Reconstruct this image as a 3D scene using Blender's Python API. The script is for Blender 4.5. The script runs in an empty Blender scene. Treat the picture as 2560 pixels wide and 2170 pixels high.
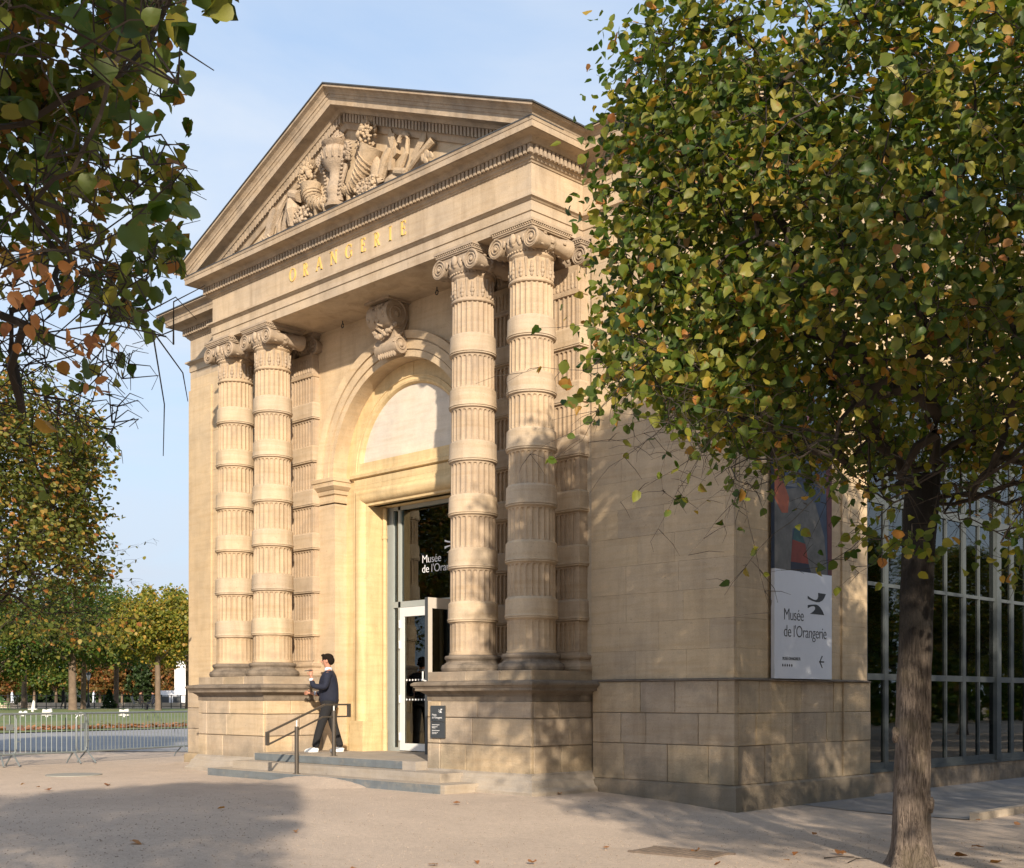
import bpy, math, random
import numpy as np
from mathutils import Vector, Matrix
C = bpy.context.scene.collection
SC = bpy.context.scene
R = math.radians
S = 0.83                     # plan units -> metres (applied to every top-level object at the end)

# ------------------------------------------------------------------ camera
YAW = 0.7828
cam = bpy.data.cameras.new('camera'); cam_o = bpy.data.objects.new('camera', cam); C.objects.link(cam_o)
cam.sensor_width = 36; cam.lens = 3039.86/2560*36; cam.shift_y = (1745.65-1085)/2560
cam.clip_start = 0.05; cam.clip_end = 3000
cam_o.location = (0, 0, 1.65*S); cam_o.rotation_euler = (math.pi/2, 0, YAW)
SC.camera = cam_o

# ------------------------------------------------------------------ sky, sun, exposure
SUN_EL = R(21.5)
TRAVEL = Vector((-0.812, 0.583, 0)).normalized()        # horizontal direction the light travels
sun_from = -TRAVEL
world = bpy.data.worlds.new('World'); SC.world = world; world.use_nodes = True
nt = world.node_tree; nt.nodes.clear()
out = nt.nodes.new('ShaderNodeOutputWorld'); bg = nt.nodes.new('ShaderNodeBackground')
sky = nt.nodes.new('ShaderNodeTexSky'); sky.sky_type = 'NISHITA'; sky.sun_disc = False
sky.sun_elevation = SUN_EL
sky.sun_rotation = math.atan2(sun_from.x, sun_from.y)
sky.air_density = 1.0; sky.dust_density = 1.6; sky.ozone_density = 1.4; sky.altitude = 50
tc = nt.nodes.new('ShaderNodeTexCoord'); mp = nt.nodes.new('ShaderNodeMapping')
mp.inputs['Scale'].default_value = (1.2, 1.2, 4.5); mp.inputs['Rotation'].default_value = (0.1, 0.15, 0.6)
nz = nt.nodes.new('ShaderNodeTexNoise'); nz.inputs['Scale'].default_value = 1.7; nz.inputs['Detail'].default_value = 7; nz.inputs['Roughness'].default_value = 0.55
nz.inputs['Distortion'].default_value = 0.6
rp = nt.nodes.new('ShaderNodeValToRGB'); rp.color_ramp.elements[0].position = 0.38; rp.color_ramp.elements[1].position = 0.8
rp.color_ramp.elements[0].color = (0, 0, 0, 1); rp.color_ramp.elements[1].color = (0.8, 0.8, 0.8, 1)
# thin bright veil of high cloud, whiter towards the horizon
sx = nt.nodes.new('ShaderNodeSeparateXYZ'); mr = nt.nodes.new('ShaderNodeMapRange')
mr.inputs['From Min'].default_value = 0.0; mr.inputs['From Max'].default_value = 0.55; mr.inputs['To Min'].default_value = 0.90; mr.inputs['To Max'].default_value = 0.55
add = nt.nodes.new('ShaderNodeMath'); add.operation = 'MULTIPLY_ADD'; add.inputs[1].default_value = 0.42; add.use_clamp = True
mx = nt.nodes.new('ShaderNodeMixRGB'); cl = nt.nodes.new('ShaderNodeValToRGB'); cl.color_ramp.elements[0].position = 0.36; cl.color_ramp.elements[1].position = 0.68
cl.color_ramp.elements[0].color = (1.75, 2.2, 2.85, 1); cl.color_ramp.elements[1].color = (2.6, 2.85, 3.2, 1)
L = nt.links.new
L(tc.outputs['Generated'], mp.inputs['Vector']); L(mp.outputs[0], nz.inputs['Vector']); L(nz.outputs['Fac'], rp.inputs[0])
L(tc.outputs['Generated'], sx.inputs[0]); L(sx.outputs['Z'], mr.inputs['Value'])
L(rp.outputs[0], add.inputs[0]); L(mr.outputs[0], add.inputs[2])
L(nz.outputs['Fac'], cl.inputs[0]); L(cl.outputs[0], mx.inputs['Color2']); L(sky.outputs[0], mx.inputs['Color1']); L(add.outputs[0], mx.inputs['Fac'])
L(mx.outputs[0], bg.inputs['Color']); bg.inputs['Strength'].default_value = 0.15
L(bg.outputs[0], out.inputs['Surface'])

sun = bpy.data.lights.new('sun', 'SUN'); sun.energy = 3.8; sun.angle = R(0.9); sun.color = (1.0, 0.86, 0.68)
sun_o = bpy.data.objects.new('sun', sun); C.objects.link(sun_o)
sdir = Vector((TRAVEL.x*math.cos(SUN_EL), TRAVEL.y*math.cos(SUN_EL), -math.sin(SUN_EL)))
sun_o.rotation_euler = sdir.to_track_quat('-Z', 'Y').to_euler(); sun_o.location = (10, -10, 20)
SC.view_settings.view_transform = 'Standard'; SC.view_settings.look = 'None'
SC.view_settings.exposure = 0.98; SC.view_settings.gamma = 1

# ------------------------------------------------------------------ materials
MATS = {}
def newmat(name):
    m = bpy.data.materials.new(name); m.use_nodes = True
    n = m.node_tree; b = n.nodes['Principled BSDF']
    MATS[name] = m
    return m, n, b
def noise(n, vec, scale, detail=5, rough=0.55, dist=0.0):
    t = n.nodes.new('ShaderNodeTexNoise'); t.inputs['Scale'].default_value = scale; t.inputs['Detail'].default_value = detail
    t.inputs['Roughness'].default_value = rough; t.inputs['Distortion'].default_value = dist
    n.links.new(vec, t.inputs['Vector']); return t
def ramp(n, fac, stops):
    r = n.nodes.new('ShaderNodeValToRGB'); e = r.color_ramp.elements
    while len(e) < len(stops): e.new(0.5)
    for k, (p, c) in enumerate(stops):
        e[k].position = p; e[k].color = (*c, 1) if len(c) == 3 else c
    n.links.new(fac, r.inputs[0]); return r
def mixc(n, mode, fac, a, b):
    m = n.nodes.new('ShaderNodeMixRGB'); m.blend_type = mode
    for s, v in (('Fac', fac), ('Color1', a), ('Color2', b)):
        if isinstance(v, (int, float)): m.inputs[s].default_value = v
        elif isinstance(v, tuple): m.inputs[s].default_value = (*v, 1)
        else: n.links.new(v, m.inputs[s])
    return m.outputs[0]
def mapping(n, vec, sc, rot=(0, 0, 0)):
    m = n.nodes.new('ShaderNodeMapping'); m.inputs['Scale'].default_value = sc; m.inputs['Rotation'].default_value = rot
    n.links.new(vec, m.inputs['Vector']); return m.outputs[0]
def g3(v): return (v, v, v)

def stone_mat(name, base, dirt=0.35, grime=None, bump=0.25, tint=0.12, rough=0.9, pits=0.55, damp=0):
    m, n, b = newmat(name)
    t = n.nodes.new('ShaderNodeTexCoord'); v = t.outputs['Object']
    vr = mapping(n, v, (1, 1, 1), (0.62, 0.37, 0.81))
    big = noise(n, v, 0.55, 5, 0.6); mid = noise(n, vr, 3.2, 6, 0.6); fine = noise(n, vr, 42, 4, 0.6)
    bed = noise(n, mapping(n, v, (0.7, 0.7, 9)), 1.3, 5, 0.6, 0.4)          # bedding of the sandstone
    run = noise(n, mapping(n, v, (2.6, 2.6, 0.35)), 1.0, 6, 0.65, 0.8)            # rain streaks
    c = mixc(n, 'MIX', ramp(n, big.outputs['Fac'], [(0.3, g3(0)), (0.72, g3(1))]).outputs[0], base, tuple(k*f for k, f in zip(base, (0.80, 0.84, 0.93))))
    c = mixc(n, 'MULTIPLY', 0.6, c, ramp(n, mid.outputs['Fac'], [(0.25, (0.78, 0.77, 0.76)), (0.75, (1.08, 1.06, 1.02))]).outputs[0])
    c = mixc(n, 'MULTIPLY', 0.55, c, ramp(n, bed.outputs['Fac'], [(0.3, (0.84, 0.78, 0.68)), (0.55, (1.0, 1.0, 1.0)), (0.8, (1.06, 0.98, 0.84))]).outputs[0])
    c = mixc(n, 'MULTIPLY', dirt, c, ramp(n, run.outputs['Fac'], [(0.28, (0.52, 0.48, 0.44)), (0.55, g3(1.0))]).outputs[0])
    c = mixc(n, 'MULTIPLY', 0.5, c, ramp(n, fine.outputs['Fac'], [(0.3, g3(0.82)), (0.7, g3(1.08))]).outputs[0])
    pit = noise(n, vr, 19, 4, 0.6, 0.5)
    if pits: c = mixc(n, 'MULTIPLY', pits, c, ramp(n, pit.outputs['Fac'], [(0.27, g3(0.45)), (0.36, g3(1.0))]).outputs[0])
    if damp:      # moss and dirt splashed up from the ground and under the ledge, worn patches
        sz = n.nodes.new('ShaderNodeSeparateXYZ'); n.links.new(v, sz.inputs[0]); dn_ = noise(n, v, 1.1, 6, 0.7)
        zz = n.nodes.new('ShaderNodeMath'); zz.operation = 'MULTIPLY_ADD'; n.links.new(dn_.outputs['Fac'], zz.inputs[0]); zz.inputs[1].default_value = -1.7; n.links.new(sz.outputs['Z'], zz.inputs[2])
        lo_ = ramp(n, zz.outputs[0], [(0.0, g3(0.75)), (0.05, g3(0.0))]).outputs[0]
        mr_ = n.nodes.new('ShaderNodeMapRange'); n.links.new(zz.outputs[0], mr_.inputs['Value']); mr_.inputs['From Min'].default_value = -0.75; mr_.inputs['From Max'].default_value = -0.15; mr_.inputs['To Min'].default_value = 0.6; mr_.inputs['To Max'].default_value = 0.0
        c = mixc(n, 'MIX', mr_.outputs[0], c, (0.15, 0.135, 0.10))
        mr2 = n.nodes.new('ShaderNodeMapRange'); n.links.new(zz.outputs[0], mr2.inputs['Value']); mr2.inputs['From Min'].default_value = 0.85; mr2.inputs['From Max'].default_value = 1.35; mr2.inputs['To Max'].default_value = 0.5
        c = mixc(n, 'MIX', mr2.outputs[0], c, (0.12, 0.10, 0.085))
    if grime:
        gn = noise(n, v, grime[0], 6, 0.68)
        c = mixc(n, 'MIX', ramp(n, gn.outputs['Fac'], [(grime[1], g3(0)), (grime[1]+0.16, g3(grime[2]))]).outputs[0], c, grime[3])
    oi = n.nodes.new('ShaderNodeObjectInfo')
    c = mixc(n, 'MULTIPLY', 1.0, c, ramp(n, oi.outputs['Random'], [(0, (1-tint, 1-tint*0.95, 1-tint*0.8)), (0.5, (1.0, 1.0, 1.0)), (1, (1+tint*0.35, 1+tint*0.2, 1-tint*0.25))]).outputs[0])
    n.links.new(c, b.inputs['Base Color']); b.inputs['Roughness'].default_value = rough
    b.inputs['Specular IOR Level'].default_value = 0.25
    bm = n.nodes.new('ShaderNodeBump'); bm.inputs['Strength'].default_value = bump; bm.inputs['Distance'].default_value = 0.02
    h = mixc(n, 'ADD', 0.5, fine.outputs['Fac'], mid.outputs['Fac']); n.links.new(h, bm.inputs['Height']); n.links.new(bm.outputs[0], b.inputs['Normal'])
    return m
STB = (0.60, 0.462, 0.302)
stone = stone_mat('stone', STB)
stone_col = stone_mat('column_stone', (0.51, 0.39, 0.268), dirt=0.55, grime=(2.2, 0.54, 0.4, (0.27, 0.215, 0.17)), tint=0.12)
stone_cap = stone_mat('capital_stone', (0.44, 0.345, 0.25), dirt=0.4, grime=(5.0, 0.52, 0.55, (0.20, 0.165, 0.13)), tint=0.1)
stone_ent = stone_mat('entablature_stone', (0.57, 0.45, 0.315), dirt=0.55, grime=(1.3, 0.58, 0.3, (0.33, 0.27, 0.20)), tint=0.1)
stone_cor = stone_mat('cornice_stone', (0.47, 0.37, 0.265), dirt=0.6, grime=(2.6, 0.5, 0.55, (0.20, 0.17, 0.14)), tint=0.1)
stone_rel = stone_mat('relief_stone', (0.50, 0.39, 0.28), dirt=0.4, bump=0.8, grime=(7, 0.50, 0.55, (0.20, 0.165, 0.13)), tint=0.18)
stone_base = stone_mat('base_stone', (0.58, 0.455, 0.32), dirt=0.5, grime=(1.3, 0.52, 0.6, (0.27, 0.23, 0.18)), bump=0.7, tint=0.22, damp=1)
stone_dark = stone_mat('weathered_stone', (0.25, 0.205, 0.16), dirt=0.7, grime=(2.5, 0.5, 0.7, (0.09, 0.075, 0.06)), bump=0.5, tint=0.1)
stone_yel = stone_mat('limewashed_stone', (0.72, 0.54, 0.29), dirt=0.5, grime=(6, 0.66, 0.5, (0.52, 0.33, 0.12)), bump=0.12, tint=0.04, rough=0.75)
stone_pan = stone_mat('pale_panel', (0.70, 0.62, 0.51), dirt=0.12, bump=0.0, tint=0.0, rough=0.8, pits=0)
mortar = stone_mat('mortar', (0.55, 0.45, 0.32), dirt=0.5, tint=0)
step_pale = stone_mat('step_stone', (0.42, 0.36, 0.29), dirt=0.3, grime=(3, 0.55, 0.5, (0.33, 0.27, 0.20)), tint=0.0)
step_blue = stone_mat('slate_riser', (0.17, 0.19, 0.20), dirt=0.3, grime=(4, 0.52, 0.4, (0.30, 0.26, 0.21)), tint=0.0)

def plain(name, col, rough=0.6, metal=0.0, var=0.12, sc=6, bump=0.0, spec=0.5):
    m, n, b = newmat(name)
    t = n.nodes.new('ShaderNodeTexCoord'); nz = noise(n, t.outputs['Object'], sc, 5, 0.6)
    c = mixc(n, 'MULTIPLY', 1.0, tuple(col), ramp(n, nz.outputs['Fac'], [(0.25, g3(1-var)), (0.75, g3(1+var*0.6))]).outputs[0])
    n.links.new(c, b.inputs['Base Color']); b.inputs['Roughness'].default_value = rough; b.inputs['Metallic'].default_value = metal
    b.inputs['Specular IOR Level'].default_value = spec
    if bump:
        bm = n.nodes.new('ShaderNodeBump'); bm.inputs['Strength'].default_value = bump; bm.inputs['Distance'].default_value = 0.02
        n.links.new(nz.outputs['Fac'], bm.inputs['Height']); n.links.new(bm.outputs[0], b.inputs['Normal'])
    return m
lead = plain('lead_roofing', (0.055, 0.058, 0.062), 0.6, 0.0)
gold = plain('gilding', (0.88, 0.60, 0.17), 0.4, 0.4, 0.12)
alu = plain('grey_aluminium', (0.30, 0.325, 0.31), 0.45, 0.0, 0.06)
alu_w = plain('white_aluminium', (0.62, 0.63, 0.62), 0.45, 0.0, 0.05)
alu_b = plain('beige_aluminium', (0.50, 0.46, 0.41), 0.45, 0.0, 0.05)
alu_g = plain('facade_aluminium', (0.065, 0.075, 0.078), 0.55, 0.0, 0.08, spec=0.3)
rail_m = plain('bronze_steel', (0.10, 0.085, 0.07), 0.4, 0.5, 0.1)
galv = plain('galvanised_steel', (0.22, 0.25, 0.26), 0.45, 0.5, 0.15, 3)
plaque_m = plain('charcoal_panel', (0.045, 0.05, 0.055), 0.45)
white_p = plain('white_print', (0.75, 0.75, 0.76), 0.5, 0, 0.02)
black_p = plain('black_print', (0.02, 0.02, 0.022), 0.5, 0, 0.02)
banner_w = plain('white_banner', (0.62, 0.64, 0.69), 0.6, 0, 0.03)
inner_m = plain('lobby_wall', (0.34, 0.29, 0.22), 0.8)
inner_l = plain('lobby_pale', (0.40, 0.42, 0.36), 0.7)
iron = plain('black_iron', (0.02, 0.022, 0.02), 0.5)
green_m = plain('green_paint', (0.07, 0.16, 0.04), 0.5)
white_s = plain('white_marble', (0.55, 0.54, 0.51), 0.6, 0, 0.06)
lamp_g = plain('milk_glass', (0.65, 0.66, 0.62), 0.3)
wallpale = plain('pale_wall_stone', (0.50, 0.42, 0.32), 0.9, 0, 0.15, 0.8)
bwhite = plain('white_render', (0.72, 0.73, 0.76), 0.8, 0, 0.03)
skin_m = plain('skin', (0.42, 0.20, 0.13), 0.55, 0, 0.08)
hair_m = plain('dark_hair', (0.012, 0.008, 0.006), 0.95, 0, 0.3, 40, 0, 0.15)
navy_m = plain('navy_cloth', (0.007, 0.010, 0.026), 0.85, 0, 0.25, 14, 0.3)
trouser_m = plain('black_cloth', (0.010, 0.010, 0.012), 0.9, 0, 0.2, 14)
shirt_m = plain('pale_shirt', (0.55, 0.60, 0.68), 0.8)
shoe_m = plain('white_leather', (0.72, 0.72, 0.70), 0.5)

def glass_mat(name, col, rough=0.02):
    m, n, b = newmat(name)
    n.nodes.remove(b); o = n.nodes['Material Output']
    gl = n.nodes.new('ShaderNodeBsdfGlossy'); gl.inputs['Roughness'].default_value = rough; gl.inputs['Color'].default_value = (0.92, 0.97, 0.97, 1)
    tr = n.nodes.new('ShaderNodeBsdfTransparent'); tr.inputs['Color'].default_value = (*col, 1)
    fr = n.nodes.new('ShaderNodeFresnel'); fr.inputs['IOR'].default_value = 1.75
    t = n.nodes.new('ShaderNodeTexCoord'); nz = noise(n, t.outputs['Object'], 1.1, 2)
    bm = n.nodes.new('ShaderNodeBump'); bm.inputs['Strength'].default_value = 0.06; bm.inputs['Distance'].default_value = 0.02
    n.links.new(nz.outputs['Fac'], bm.inputs['Height']); n.links.new(bm.outputs[0], gl.inputs['Normal'])
    mxs = n.nodes.new('ShaderNodeMixShader'); n.links.new(fr.outputs[0], mxs.inputs[0]); n.links.new(tr.outputs[0], mxs.inputs[1]); n.links.new(gl.outputs[0], mxs.inputs[2])
    n.links.new(mxs.outputs[0], o.inputs['Surface'])
    return m
glass = glass_mat('door_glass', (0.80, 0.88, 0.84))
glass_f = glass_mat('facade_glass', (0.25, 0.5, 0.44))

def ground_mat():
    m, n, b = newmat('sandy_gravel')
    t = n.nodes.new('ShaderNodeTexCoord'); v = t.outputs['Object']
    big = noise(n, v, 0.22, 6, 0.6, 0.5); mid = noise(n, v, 1.6, 6, 0.65); fine = noise(n, v, 55, 4, 0.7); grit = noise(n, v, 14, 5, 0.7)
    c = mixc(n, 'MIX', ramp(n, big.outputs['Fac'], [(0.35, g3(0)), (0.65, g3(1))]).outputs[0], (0.55, 0.445, 0.355), (0.48, 0.39, 0.315))
    c = mixc(n, 'MULTIPLY', 0.5, c, ramp(n, mid.outputs['Fac'], [(0.3, g3(0.82)), (0.7, g3(1.08))]).outputs[0])
    c = mixc(n, 'MULTIPLY', 0.8, c, ramp(n, fine.outputs['Fac'], [(0.3, g3(0.72)), (0.7, g3(1.16))]).outputs[0])
    c = mixc(n, 'MULTIPLY', 0.6, c, ramp(n, grit.outputs['Fac'], [(0.3, g3(0.8)), (0.6, g3(1.06))]).outputs[0])
    vo = n.nodes.new('ShaderNodeTexVoronoi'); vo.inputs['Scale'].default_value = 26; n.links.new(v, vo.inputs['Vector'])
    c = mixc(n, 'MIX', ramp(n, vo.outputs['Distance'], [(0.0, g3(0.55)), (0.16, g3(0.0))]).outputs[0], c, (0.22, 0.16, 0.11))
    n.links.new(c, b.inputs['Base Color']); b.inputs['Roughness'].default_value = 0.95; b.inputs['Specular IOR Level'].default_value = 0.15
    bm = n.nodes.new('ShaderNodeBump'); bm.inputs['Strength'].default_value = 0.6; bm.inputs['Distance'].default_value = 0.02
    h = mixc(n, 'ADD', 1.0, fine.outputs['Fac'], mid.outputs['Fac']); n.links.new(h, bm.inputs['Height']); n.links.new(bm.outputs[0], b.inputs['Normal'])
    return m
sand = ground_mat()
asphalt = stone_mat('grey_path', (0.33, 0.325, 0.325), dirt=0.2, bump=0.4, tint=0)
paving = stone_mat('grey_paving', (0.27, 0.255, 0.24), dirt=0.2, bump=0.3, tint=0.05)
def grass_mat():
    m, n, b = newmat('lawn_grass')
    t = n.nodes.new('ShaderNodeTexCoord'); v = t.outputs['Object']
    a = noise(n, v, 0.12, 6, 0.7); f = noise(n, v, 3.5, 5, 0.8)
    c = mixc(n, 'MIX', ramp(n, a.outputs['Fac'], [(0.35, g3(0)), (0.65, g3(1))]).outputs[0], (0.10, 0.15, 0.035), (0.19, 0.19, 0.06))
    c = mixc(n, 'MULTIPLY', 0.8, c, ramp(n, f.outputs['Fac'], [(0.3, g3(0.6)), (0.7, g3(1.2))]).outputs[0])
    n.links.new(c, b.inputs['Base Color']); b.inputs['Roughness'].default_value = 0.95
    return m
lawn_m = grass_mat()
litter_m = plain('leaf_litter', (0.22, 0.10, 0.055), 0.9, 0, 0.55, 4, 0.5)

def leaf_mat(name, stops, brown=0.5, bright=1.0, trans=0.42):
    m, n, b = newmat(name); o = n.nodes['Material Output']
    ge = n.nodes.new('ShaderNodeNewGeometry'); t = n.nodes.new('ShaderNodeTexCoord')
    c = ramp(n, ge.outputs['Random Per Island'], [(p, tuple(k*bright for k in col)) for p, col in stops]).outputs[0]
    nz = noise(n, t.outputs['Object'], 13, 4, 0.6)
    c = mixc(n, 'MIX', ramp(n, nz.outputs['Fac'], [(0.60, g3(0)), (0.68, g3(brown))]).outputs[0], c, (0.26, 0.095, 0.03))
    n2 = noise(n, t.outputs['Object'], 0.8, 3, 0.5)
    c = mixc(n, 'MULTIPLY', 0.7, c, ramp(n, n2.outputs['Fac'], [(0.3, g3(0.72)), (0.7, (1.15, 1.12, 1.0))]).outputs[0])
    n.links.new(c, b.inputs['Base Color']); b.inputs['Roughness'].default_value = 0.5; b.inputs['Specular IOR Level'].default_value = 0.35
    tl = n.nodes.new('ShaderNodeBsdfTranslucent'); tc2 = mixc(n, 'MULTIPLY', 1.0, c, (1.35, 1.5, 0.5)); n.links.new(tc2, tl.inputs['Color'])
    ms = n.nodes.new('ShaderNodeMixShader'); ms.inputs[0].default_value = trans
    n.links.new(b.outputs[0], ms.inputs[1]); n.links.new(tl.outputs[0], ms.inputs[2]); n.links.new(ms.outputs[0], o.inputs['Surface'])
    return m
GREEN = [(0.0, (0.035, 0.070, 0.014)), (0.25, (0.065, 0.105, 0.018)), (0.5, (0.115, 0.15, 0.024)), (0.75, (0.19, 0.195, 0.03)), (0.9, (0.28, 0.235, 0.04)), (0.96, (0.38, 0.22, 0.04)), (1.0, (0.36, 0.14, 0.05))]
AUT = [(0.0, (0.06, 0.09, 0.02)), (0.35, (0.10, 0.13, 0.03)), (0.65, (0.17, 0.18, 0.04)), (0.83, (0.27, 0.22, 0.05)), (0.93, (0.36, 0.18, 0.04)), (1.0, (0.30, 0.11, 0.04))]
DRY = [(0.0, (0.30, 0.12, 0.04)), (0.5, (0.42, 0.19, 0.07)), (1.0, (0.22, 0.08, 0.03))]
leaf_g = leaf_mat('linden_leaf', GREEN); leaf_a = leaf_mat('autumn_leaf', AUT, 0.4); leaf_d = leaf_mat('dry_leaf', DRY, 0.2, trans=0.2)
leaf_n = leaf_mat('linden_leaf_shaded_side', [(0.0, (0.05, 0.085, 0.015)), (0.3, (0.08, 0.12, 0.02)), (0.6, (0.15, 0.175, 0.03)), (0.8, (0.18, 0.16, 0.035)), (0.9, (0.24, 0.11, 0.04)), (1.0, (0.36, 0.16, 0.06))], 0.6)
far_g = leaf_mat('chestnut_foliage', [(0, (0.03, 0.065, 0.015)), (0.5, (0.07, 0.125, 0.02)), (0.8, (0.13, 0.16, 0.03)), (0.93, (0.24, 0.20, 0.04)), (1, (0.30, 0.15, 0.05))], 0.2)
far_y = leaf_mat('yellowing_foliage', [(0, (0.09, 0.12, 0.02)), (0.5, (0.19, 0.20, 0.03)), (0.8, (0.32, 0.26, 0.04)), (1, (0.40, 0.22, 0.04))], 0.2)
far_o = leaf_mat('rusty_foliage', [(0, (0.08, 0.07, 0.02)), (0.5, (0.17, 0.11, 0.03)), (0.8, (0.26, 0.12, 0.04)), (1, (0.30, 0.10, 0.04))], 0.2)
far_d = leaf_mat('dark_hedge_foliage', [(0, (0.015, 0.03, 0.012)), (0.6, (0.035, 0.065, 0.02)), (1, (0.06, 0.10, 0.03))], 0.0)
def bark_mat(name, a, bb, moss):
    m, n, b = newmat(name)
    t = n.nodes.new('ShaderNodeTexCoord'); v = t.outputs['Object']
    f = noise(n, mapping(n, v, (30, 30, 3.2)), 1.0, 8, 0.75, 1.6); g = noise(n, v, 2.2, 5, 0.65)
    c = mixc(n, 'MIX', ramp(n, f.outputs['Fac'], [(0.42, g3(0)), (0.56, g3(1))]).outputs[0], bb, a)
    c = mixc(n, 'MIX', ramp(n, g.outputs['Fac'], [(0.5, g3(0)), (0.66, g3(0.55))]).outputs[0], c, moss)
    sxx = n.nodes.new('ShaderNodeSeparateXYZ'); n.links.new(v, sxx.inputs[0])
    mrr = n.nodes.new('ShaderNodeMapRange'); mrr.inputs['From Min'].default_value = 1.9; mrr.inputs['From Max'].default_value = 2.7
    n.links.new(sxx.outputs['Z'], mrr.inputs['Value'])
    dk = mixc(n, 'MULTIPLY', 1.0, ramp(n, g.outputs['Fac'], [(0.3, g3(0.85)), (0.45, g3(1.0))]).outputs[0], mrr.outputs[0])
    c = mixc(n, 'MIX', dk, c, (0.011, 0.008, 0.006))        # shade of crown and neighbouring trees painted into the upper stem colour
    n.links.new(c, b.inputs['Base Color']); b.inputs['Roughness'].default_value = 0.95
    bm = n.nodes.new('ShaderNodeBump'); bm.inputs['Strength'].default_value = 1.0; bm.inputs['Distance'].default_value = 0.06
    n.links.new(f.outputs['Fac'], bm.inputs['Height']); n.links.new(bm.outputs[0], b.inputs['Normal'])
    return m
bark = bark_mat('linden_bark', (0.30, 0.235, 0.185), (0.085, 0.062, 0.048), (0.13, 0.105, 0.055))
twig_m = plain('twig_bark', (0.034, 0.025, 0.018), 0.9, 0, 0.3)
twig_g = plain('young_twig_bark', (0.17, 0.13, 0.07), 0.8, 0, 0.3)
bark_far = plain('brown_bark', (0.16, 0.115, 0.08), 0.95, 0, 0.35, 3)

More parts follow.
